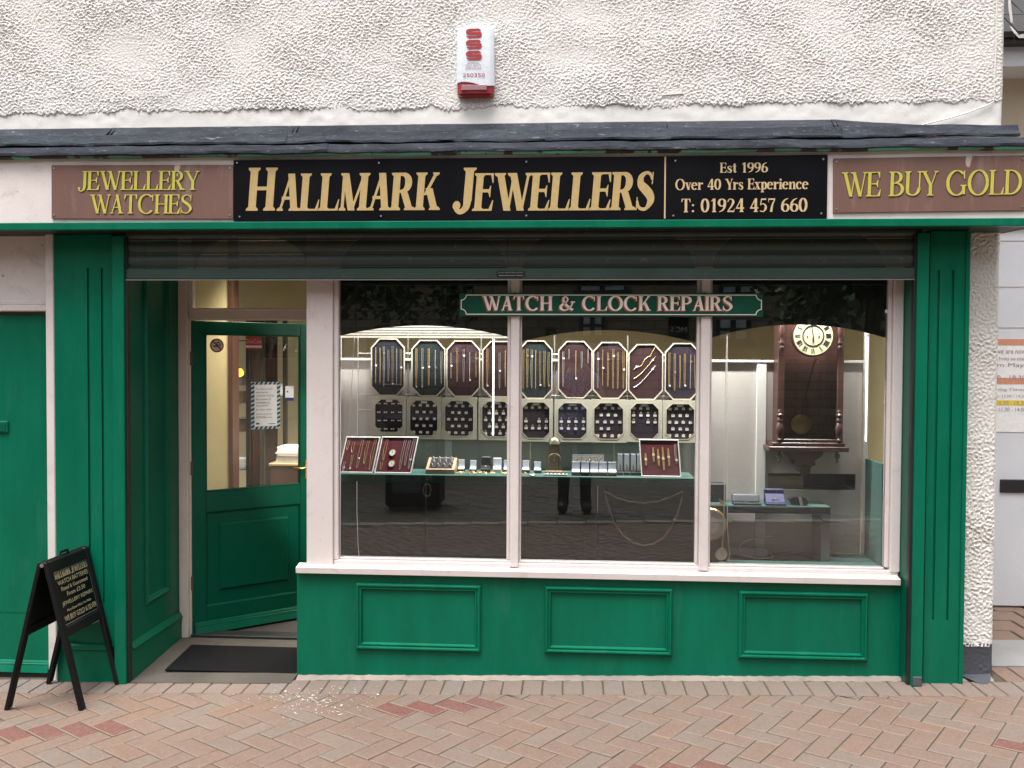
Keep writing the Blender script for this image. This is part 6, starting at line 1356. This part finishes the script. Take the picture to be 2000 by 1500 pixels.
for u, v, m_ in ((468, 775, 'oak'), (466, 740, 'satin'), (470, 905, 'paper'), (468, 830, 'oak'), (540, 760, 'satin')): p = px(u, v, YX + .15); MB().box(p.x - .05, p.x + .05, YX + .12, YX + .20, p.z - .05, p.z + .045, .01).build('stock_box', M[m_], CBN)
box('cabinet_back', M['wood'], CBN, ca, px(512, 800, YX).x, YX + .36, YX + .37, zcb0, zcb1)
# counter with papers
cu0, cu1 = px(528, 930, 1.75).x, px(640, 930, 1.75).x; zct = px(560, 905, 1.75).z
CT = thing('counter', 'dark wooden counter box behind the open door', 'counter', ((cu0 + cu1) / 2, 1.8, -.02))
box('carcass', M['wood'], CT, cu0, cu1, 1.75, 2.1, -.02, zct - .02, .004); box('counter_top', M['oak'], CT, cu0 - .01, cu1 + .01, 1.74, 2.11, zct - .0198, zct, .004)
for i in range(9):
    z = zct + .001 + i * .0125; dx_ = random.uniform(-.01, .02); sh = box('paper_stack', M['paper'], None, cu0 + .03 + dx_, cu0 + .30 + dx_, 1.77 + random.uniform(-.01, .01), 2.0, z, z + .0118); tag(sh, 'white paper pad in the stack on the shop counter', 'paper', 'stack of paper pads on the counter')
# amber lamp
p = px(469, 728, 1.9); AL = thing('amber_lamp', 'small glowing amber lamp seen through the door glass', 'lamp', (p.x, 1.9, p.z)); MB().lathe((p.x, 1.9, p.z - .03), [(.006, 0), (.022, .012), (.026, .03), (.018, .05), (.006, .06)], 12).build('shade', emis('amber glow', (1, .42, .03), 2.2), AL, smooth=True)
MB().tube([(p.x, 1.9, p.z + .03), (p.x - .04, 1.9, p.z + .09), (p.x - .10, 1.9, p.z + .12)], .003, 5).build('lamp_arm', M['boxblack'], AL)
# things stuck to the door glass
def door_thing(name, label, cat, bx0, bx1, bz0, bz1):
    o = thing(name, label, cat); o.matrix_world = Matrix.Translation(Vector((xh + .004, YD + .012, zd0))) @ Matrix.Rotation(door.rotation_euler.z, 4, 'Z'); return o
def dpx(u, v):   # pixel -> door plane coordinates (along, up)
    th_ = door.rotation_euler.z; n_ = Vector((-math.sin(th_), math.cos(th_), 0)); o = Vector((xh + .004, YD + .012, 0)); d = fw + RT * ((u - 1000) / F) + UP * ((750 - v) / F)
    k = (o - CAM).dot(n_) / d.dot(n_); p_ = CAM + d * k; return (p_ - o).dot(Vector((math.cos(th_), math.sin(th_), 0))), p_.z - zd0
def drect(u0_, v0_, u1_, v1_):
    a = dpx(u0_, (v0_ + v1_) / 2)[0]; b = dpx(u1_, (v0_ + v1_) / 2)[0]; c = dpx((u0_ + u1_) / 2, v1_)[1]; d = dpx((u0_ + u1_) / 2, v0_)[1]; return a, b, c, d
a, b, c, d = drect(413, 661, 437.5, 688.5); cx_, cz_ = (a + b) / 2, (c + d) / 2; rr = (d - c) / 2
S = door_thing('no_smoking_sticker', 'round white no smoking sticker with red ring on door glass', 'sticker', a, b, c, d)
MB().lathe((cx_, .0155, cz_), [(rr, 0), (rr, .001)], 28, 'y').build('disc', M['red_print'], S, local=True); MB().lathe((cx_, .0145, cz_), [(rr * .80, 0), (rr * .80, .0008)], 28, 'y').build('centre', M['paper'], S, local=True)
mb = MB(); mb.box(cx_ - rr * .55, cx_ + rr * .35, .0137, .0142, cz_ - rr * .20, cz_ - rr * .02); mb.build('cigarette', M['ink'], S, local=True)
MB().tube([(cx_ + rr * .1, .0139, cz_ + rr * .08), (cx_ - rr * .1, .0139, cz_ + rr * .35), (cx_ + rr * .25, .0139, cz_ + rr * .5), (cx_ + rr * .4, .0139, cz_ + rr * .15), (cx_ + rr * .52, .0139, cz_ + rr * .05)], .0035, 4).build('smoke', M['ink'], S, local=True)
MB().prism([(cx_ - rr * .62, cz_ + rr * .50), (cx_ - rr * .50, cz_ + rr * .62), (cx_ + rr * .62, cz_ - rr * .50), (cx_ + rr * .50, cz_ - rr * .62)], .0122, .0132).build('bar', M['red_print'], S, local=True)
a, b, c, d = drect(482, 655, 513, 682); S = door_thing('red_sticker', 'red rectangular supplier sticker at the top of door glass', 'sticker', a, b, c, d)
MB().box(a, b, .0150, .0160, c, d).build('sheet', plain('red sticker', (.42, .05, .05), .5), S, local=True); MB().box(a, b, .0140, .0149, c + (d - c) * .12, c + (d - c) * .26).build('white_band', M['paper'], S, local=True)
sans_text('DuisCom', a + .003, b - .003, c + (d - c) * .42, c + (d - c) * .72, .0138).build('lettering', plain('pink print', (.72, .45, .42), .5), S, local=True)
a, b, c, d = drect(492, 746, 549, 838); S = door_thing('door_notice', 'white notice with blue and black striped border on door glass', 'notice', a, b, c, d); M['paleblue'] = plain('pale blue print', (.38, .52, .60), .6)
MB().box(a, b, .0150, .0160, c, d).build('sheet', M['paleblue'], S, local=True); W_, H_ = b - a, d - c; mb = MB(); m_ = W_ * .115
def quad(p): mb.poly([(q[0], .0144, q[1]) for q in p])
n_ = 11
for i in range(n_):
    z = c + H_ * (i + .2) / n_; s_ = H_ / n_ * .5
    for xx in (a, b - m_): quad([(xx, z), (xx + m_, z + s_ * .7), (xx + m_, min(d, z + s_ * 1.7)), (xx, min(d, z + s_))])
for i in range(5):
    x = a + m_ + (W_ - 2 * m_) * (i + .1) / 5; s_ = (W_ - 2 * m_) / 10
    for zz in (c, d - m_ * .8): quad([(x, zz), (x + s_, zz), (x + s_ * 1.7, zz + m_ * .8), (x + s_ * .7, zz + m_ * .8)])
mb.build('border_stripes', M['ink'], S, local=True)
MB().box(a + m_, b - m_, .0130, .0140, c + m_ * .8, d - m_ * .8).build('inner_sheet', M['paper'], S, local=True)
for i, (tx, wd) in enumerate((('To keep people', .80), ('safe, we are', .58), ('currently limiting', .85), ('the number of', .72), ('customers to', .68), ('one person', .6), ('at one visit', .75), ('in the premises', .78), ('at any one time.', .80))):
    z = d - H_ * (.13 + .072 * i + (.03 if i > 6 else 0)); x = a + m_ + W_ * .05; sans_text(tx, x, x + (W_ - 2.6 * m_) * wd, z - H_ * .042, z, .0126).build('lettering', M['ink'], S, local=True)
mb = MB(); mb.box(a + m_ + W_ * .05, a + m_ + W_ * .16, .0122, .0126, c + H_ * .10, c + H_ * .135); mb.box(b - m_ - W_ * .3, b - m_ - W_ * .04, .0122, .0126, c + H_ * .10, c + H_ * .112); mb.box(a + m_ + W_ * .05, a + W_ * .5, .0122, .0126, c + H_ * .265, c + H_ * .27); mb.build('footer_print', M['ink'], S, local=True)
a, b, c, d = drect(559, 754, 579, 783); S = door_thing('card_sticker', 'small white card payment sticker at door glass edge', 'sticker', a, b, c, d)
MB().box(a, b - .012, .0150, .0160, c, d).build('sheet', M['paper'], S, local=True); MB().box(a, b - .012, .0140, .0149, c, c + (d - c) * .22).build('navy_band', M['bluebox'], S, local=True); MB().lathe(((a + b) / 2 - .02, .0142, c + (d - c) * .62), [(.006, 0), (.006, .0006)], 10, 'y').build('red_dot', M['red_print'], S, local=True)

# ------------------------------------------------------------------ the other side of the street (mirrored in the glass)
M['stone'] = None
def stone_mat():
    m, t, p, o = base_mat('coursed sandstone'); v = objco(t, (1, 1, 1)); br = t.nodes.new('ShaderNodeTexBrick'); br.inputs['Scale'].default_value = 1.0
    br.inputs['Brick Width'].default_value = .46; br.inputs['Row Height'].default_value = .17; br.inputs['Mortar Size'].default_value = .012; br.inputs['Color1'].default_value = (.40, .31, .22, 1); br.inputs['Color2'].default_value = (.28, .215, .15, 1); br.inputs['Mortar'].default_value = (.11, .09, .07, 1)
    mp = t.nodes.new('ShaderNodeMapping'); mp.inputs['Rotation'].default_value = (PI / 2, 0, 0); t.links.new(v, mp.inputs['Vector']); t.links.new(mp.outputs[0], br.inputs['Vector'])
    n = noise(t, 6, 5, .7, v); t.links.new(mixc(t, ramp(t, n, [(.3, 0), (.7, .6)]).outputs[0], br.outputs['Color'], (.12, .09, .065)), p.inputs['Base Color']); p.inputs['Roughness'].default_value = .85; return m
M['stone'] = stone_mat()
YO = -13.5
def mx(u): return (u - 1118) / F * (D0 + .13 + .13 - YO)      # where a thing on the far side stands that mirrors at column u
def mz(v): return ZC + (703 - v) / F * (D0 + .26 - YO)
OP_ = thing('stone_building', 'coursed sandstone building with sash windows across the street', 'building', (0, YO, 0))
box('wall', M['stone'], OP_, -16, 16, YO - .4, YO, -.3, 7.5)
def win(parent, x0, x1, z0, z1):
    Wd = box('window', plain('painted sky glass', (.80, .84, .90), .15), parent, x0, x1, YO + .002, YO + .02, z0, z1)  # sky mirrored in the panes is painted as their pale colour
    mb = MB(); mb.box((x0 + x1) / 2 - .05, (x0 + x1) / 2 + .05, YO + .021, YO + .07, z0, z1); mb.box(x0, x1, YO + .0712, YO + .09, (z0 + z1) / 2 - .03, (z0 + z1) / 2 + .03); mb.box(x0 - .08, x0, YO + .002, YO + .07, z0, z1); mb.box(x1, x1 + .08, YO + .002, YO + .07, z0, z1); mb.build('window_bars', M['dkpanel'], Wd)
    box('sill', M['concrete'], Wd, x0 - .15, x1 + .15, YO + .002, YO + .12, z0 - .16, z0 - .001)
for u0_, u1_, v0_, v1_ in ((1134, 1216, 545, 568), (1404, 1462, 545, 572), (1138, 1175, 618, 655), (1150, 1215, 670, 702), (872, 940, 675, 710), (1400, 1450, 625, 660)): win(OP_, mx(u0_), mx(u1_), mz(v1_), mz(v0_))
for x in (-9, -6, 6.5, 9.5):
    win(OP_, x, x + 1.1, 4.3, 5.9)
win(OP_, -2, -.9, 4.3, 5.9); win(OP_, 1.4, 2.5, 4.3, 5.9)
box('doorway', M['dkpanel'], OP_, mx(1065), mx(1085), YO + .001, YO + .05, -.2, mz(640)); box('doorway', M['partition'], OP_, mx(668), mx(712), YO + .001, YO + .05, -.2, mz(660))
SGN = thing('hanging_banner', 'dark banner with white letters on the sandstone building', 'sign', (mx(1330), YO + .03, mz(660))); box('cloth', M['black'], SGN, mx(1302), mx(1342), YO + .03, YO + .05, mz(662), mz(612))
sans_text('MC S', mx(1338), mx(1306), mz(648), mz(638), YO + .055).build('lettering', M['paper'], SGN)
# litter bin
BL_ = thing('litter_bin', 'square black litter bin lettered Ossett across the street', 'bin', (-1.75, -5.35, gz(-1.75)))
MB().box(-.30, .30, -.25, .25, .04, .95, .03).build('body', M['ablack'], BL_, local=True); MB().box(-.33, .33, -.28, .28, .955, 1.05, .03).build('hood', M['ablack'], BL_, local=True); MB().box(-.26, .26, -.21, .21, 0, .039).build('foot', M['plinth'], BL_, local=True)
m_ = sans_text('Ossett', 0, .62, 0, .10, 0); m_.v = [(.22 - p[2], .2515, .15 + p[0]) for p in m_.v]; m_.build('lettering', M['silver'], BL_, local=True)
MB().box(-.22, .10, .2505, .256, .2, .8, .002).build('door_panel', M['plinth'], BL_, local=True)
# trees
def leaf_mat():
    m, t, p, o = base_mat('dark leaves'); r = t.nodes.new('ShaderNodeNewGeometry').outputs['Random Per Island']; t.links.new(mixc(t, r, (.012, .026, .008), (.04, .07, .022)), p.inputs['Base Color']); p.inputs['Roughness'].default_value = .45; return m
M['leaf'] = leaf_mat(); M['bark'] = paint('bark', (.06, .045, .03), .9, .4, bstr=.8)
def tree(lab, x, y, zlo, rx, rz, nleaf, seed):
    g = random.Random(seed); T_ = thing('street_tree', lab, 'tree', (x, y, gz(x)), 'trees across the street'); h = zlo + rz
    MB().tube([(0, 0, -.05), (.03, .02, 1.0), (-.04, 0, 2.0), (.02, .05, h)], [.16, .13, .11, .05], 9).build('trunk', M['bark'], T_, local=True, smooth=True)
    mb = MB()
    for k in range(9): a = k * .7 + g.random(); mb.tube([(0, 0, 1.7 + .12 * k), (math.cos(a) * rx * .4, math.sin(a) * rx * .4, h * .75 + .1 * k), (math.cos(a) * rx * .8, math.sin(a) * rx * .8, h * .9 + .1 * k)], [.05, .03, .012], 6)
    mb.build('branches', M['bark'], T_, local=True); mb = MB()
    cl = [(g.gauss(0, .5), g.gauss(0, .5), g.uniform(-.9, .9)) for _ in range(40)]
    for i in range(nleaf):
        c_ = g.choice(cl); v = Vector((c_[0] * rx + g.gauss(0, .22), c_[1] * rx + g.gauss(0, .22), h + c_[2] * rz + g.gauss(0, .2)))
        if v.z < zlo - .3: continue
        a = Vector((g.gauss(0, 1), g.gauss(0, 1), g.gauss(0, 1))).normalized(); b = a.orthogonal().normalized() * .045; a = a * .08
        mb.poly([v - a, v + b, v + a, v - b])
    cr = mb.build('crown', M['leaf'], T_, local=True)
tree('dark leafed street tree across the street from the door', -3.9, -9.0, 2.35, 1.9, 1.5, 9000, 3)
tree('dark leafed street tree across the street from the wall clock', 4.3, -8.6, 2.1, 1.7, 1.6, 9000, 8)

# ------------------------------------------------------------------ the photographer, mirrored in the middle pane
PX, PY = .03, -4.90; g0 = gz(0)
def skinned(name, verts, edges, radii, mat, parent, sub=2):
    me = bpy.data.meshes.new(name); me.from_pydata(verts, edges, []); o = bpy.data.objects.new(name, me); col.objects.link(o)
    sk = o.modifiers.new('s', 'SKIN'); ss = o.modifiers.new('u', 'SUBSURF'); ss.levels = ss.render_levels = sub
    for i, r in enumerate(radii): me.skin_vertices[0].data[i].radius = (r, r) if not isinstance(r, tuple) else r
    me.skin_vertices[0].data[0].use_root = True
    bpy.context.view_layer.update(); dg = bpy.context.evaluated_depsgraph_get(); nm = bpy.data.meshes.new_from_object(o.evaluated_get(dg)); bpy.data.objects.remove(o); bpy.data.meshes.remove(me)
    nm.polygons.foreach_set('use_smooth', [True] * len(nm.polygons)); nm.name = name; nm.materials.clear(); return link(name, nm, mat, parent)
PE = thing('person', 'person in blue patterned shirt and dark trousers holding up a phone to photograph', 'person', (PX, PY, g0))
skin = plain('skin', (.45, .26, .19), .5); denim = paint('dark trousers', (.012, .014, .022), .8, .3)
def shirt_mat():
    m, t, p, o = base_mat('blue patterned shirt'); v = objco(t); n = noise(t, 26, 2, .5, v); t.links.new(ramp(t, n, [(.42, (.10, .16, .34)), (.5, (.45, .50, .62)), (.6, (.16, .10, .24))]).outputs[0], p.inputs['Base Color']); p.inputs['Roughness'].default_value = .8; return m
vs = [(0, 0, .98), (0, .0, 1.12), (0, .01, 1.30), (0, .0, 1.46), (0, .0, 1.54), (0, .02, 1.66), (0, .02, 1.76),
      (-.19, .0, 1.44), (-.27, .10, 1.22), (-.12, .22, 1.52), (-.085, .245, 1.585), (.19, .0, 1.44), (.28, .10, 1.22), (.12, .22, 1.52), (.085, .245, 1.585),
      (-.10, 0, .90), (-.11, .01, .50), (-.12, 0, .09), (-.13, .13, .045), (.10, 0, .90), (.11, .01, .50), (.12, 0, .09), (.13, .13, .045)]
es = [(0, 1), (1, 2), (2, 3), (3, 4), (4, 5), (5, 6), (3, 7), (7, 8), (8, 9), (9, 10), (3, 11), (11, 12), (12, 13), (13, 14), (0, 15), (15, 16), (16, 17), (17, 18), (0, 19), (19, 20), (20, 21), (21, 22)]
rs = [(.16, .12), (.15, .11), (.17, .12), (.12, .09), (.055, .055), (.085, .10), (.06, .07), .065, .048, .034, .03, .065, .048, .034, .03, .095, .065, .05, .045, .095, .065, .05, .045]
body = skinned('body', vs, es, rs, skin, PE)
def region(o, name, mat, test, grow):
    bm = bmesh.new(); bm.from_mesh(o.data); bm.normal_update()
    bmesh.ops.delete(bm, geom=[f for f in bm.faces if not test(f.calc_center_median())], context='FACES')
    for v in bm.verts: v.co += v.normal * grow
    me = bpy.data.meshes.new(name); bm.to_mesh(me); bm.free(); me.materials.clear(); return link(name, me, mat, PE)
region(body, 'shirt', shirt_mat(), lambda c: .86 < c.z < 1.50 and abs(c.x) < .26 and c.y < .12, .012)
region(body, 'trousers', denim, lambda c: .10 < c.z < 1.0 and abs(c.x) < .3, .008)
region(body, 'shoe', M['boxblack'], lambda c: c.z < .14, .012)
MB().lathe((0, -.005, 1.70), [(.02, -.10), (.088, -.08), (.102, -.02), (.098, .05), (.07, .095), (.02, .115)], 20).build('hair', plain('brown hair', (.07, .035, .022), .6), PE, local=True, smooth=True)
mb = MB(); mb.lathe((-.033, .098, 1.672), [(.011, 0), (.010, .004)], 8, 'y'); mb.lathe((.033, .098, 1.672), [(.011, 0), (.010, .004)], 8, 'y'); mb.build('eyes', M['ink'], PE, local=True)
mb = MB(); mb.tube([(0, .10, 1.675), (0, .122, 1.635), (0, .105, 1.625)], [.008, .014, .008], 6); mb.tube([(-.025, .100, 1.598), (0, .108, 1.596), (.025, .100, 1.598)], .006, 5); mb.build('nose_and_mouth', skin, PE, local=True)
for s_ in (-1, 1):
    for k in range(4):
        z = 1.575 + .018 * k + (0 if s_ < 0 else .004); MB().tube([(s_ * .086, .240, z - .005), (s_ * .094, .262, z), (s_ * (.083 - .004 * k), .281, z + .004), (s_ * (.062 - .004 * (k % 2)), .280, z + .004)], [.010, .010, .0085, .007], 7).build('finger', skin, PE, local=True, smooth=True)
    MB().tube([(s_ * .088, .238, 1.575), (s_ * .080, .240, 1.60), (s_ * .055, .243, 1.615)], [.011, .010, .008], 7).build('thumb', skin, PE, local=True, smooth=True)
PH = MB().box(PX - .078, PX + .078, PY + .256, PY + .265, g0 + 1.59, g0 + 1.665, .004).build('phone', M['boxblack']); tag(PH, 'black mobile phone held level in both hands', 'phone')
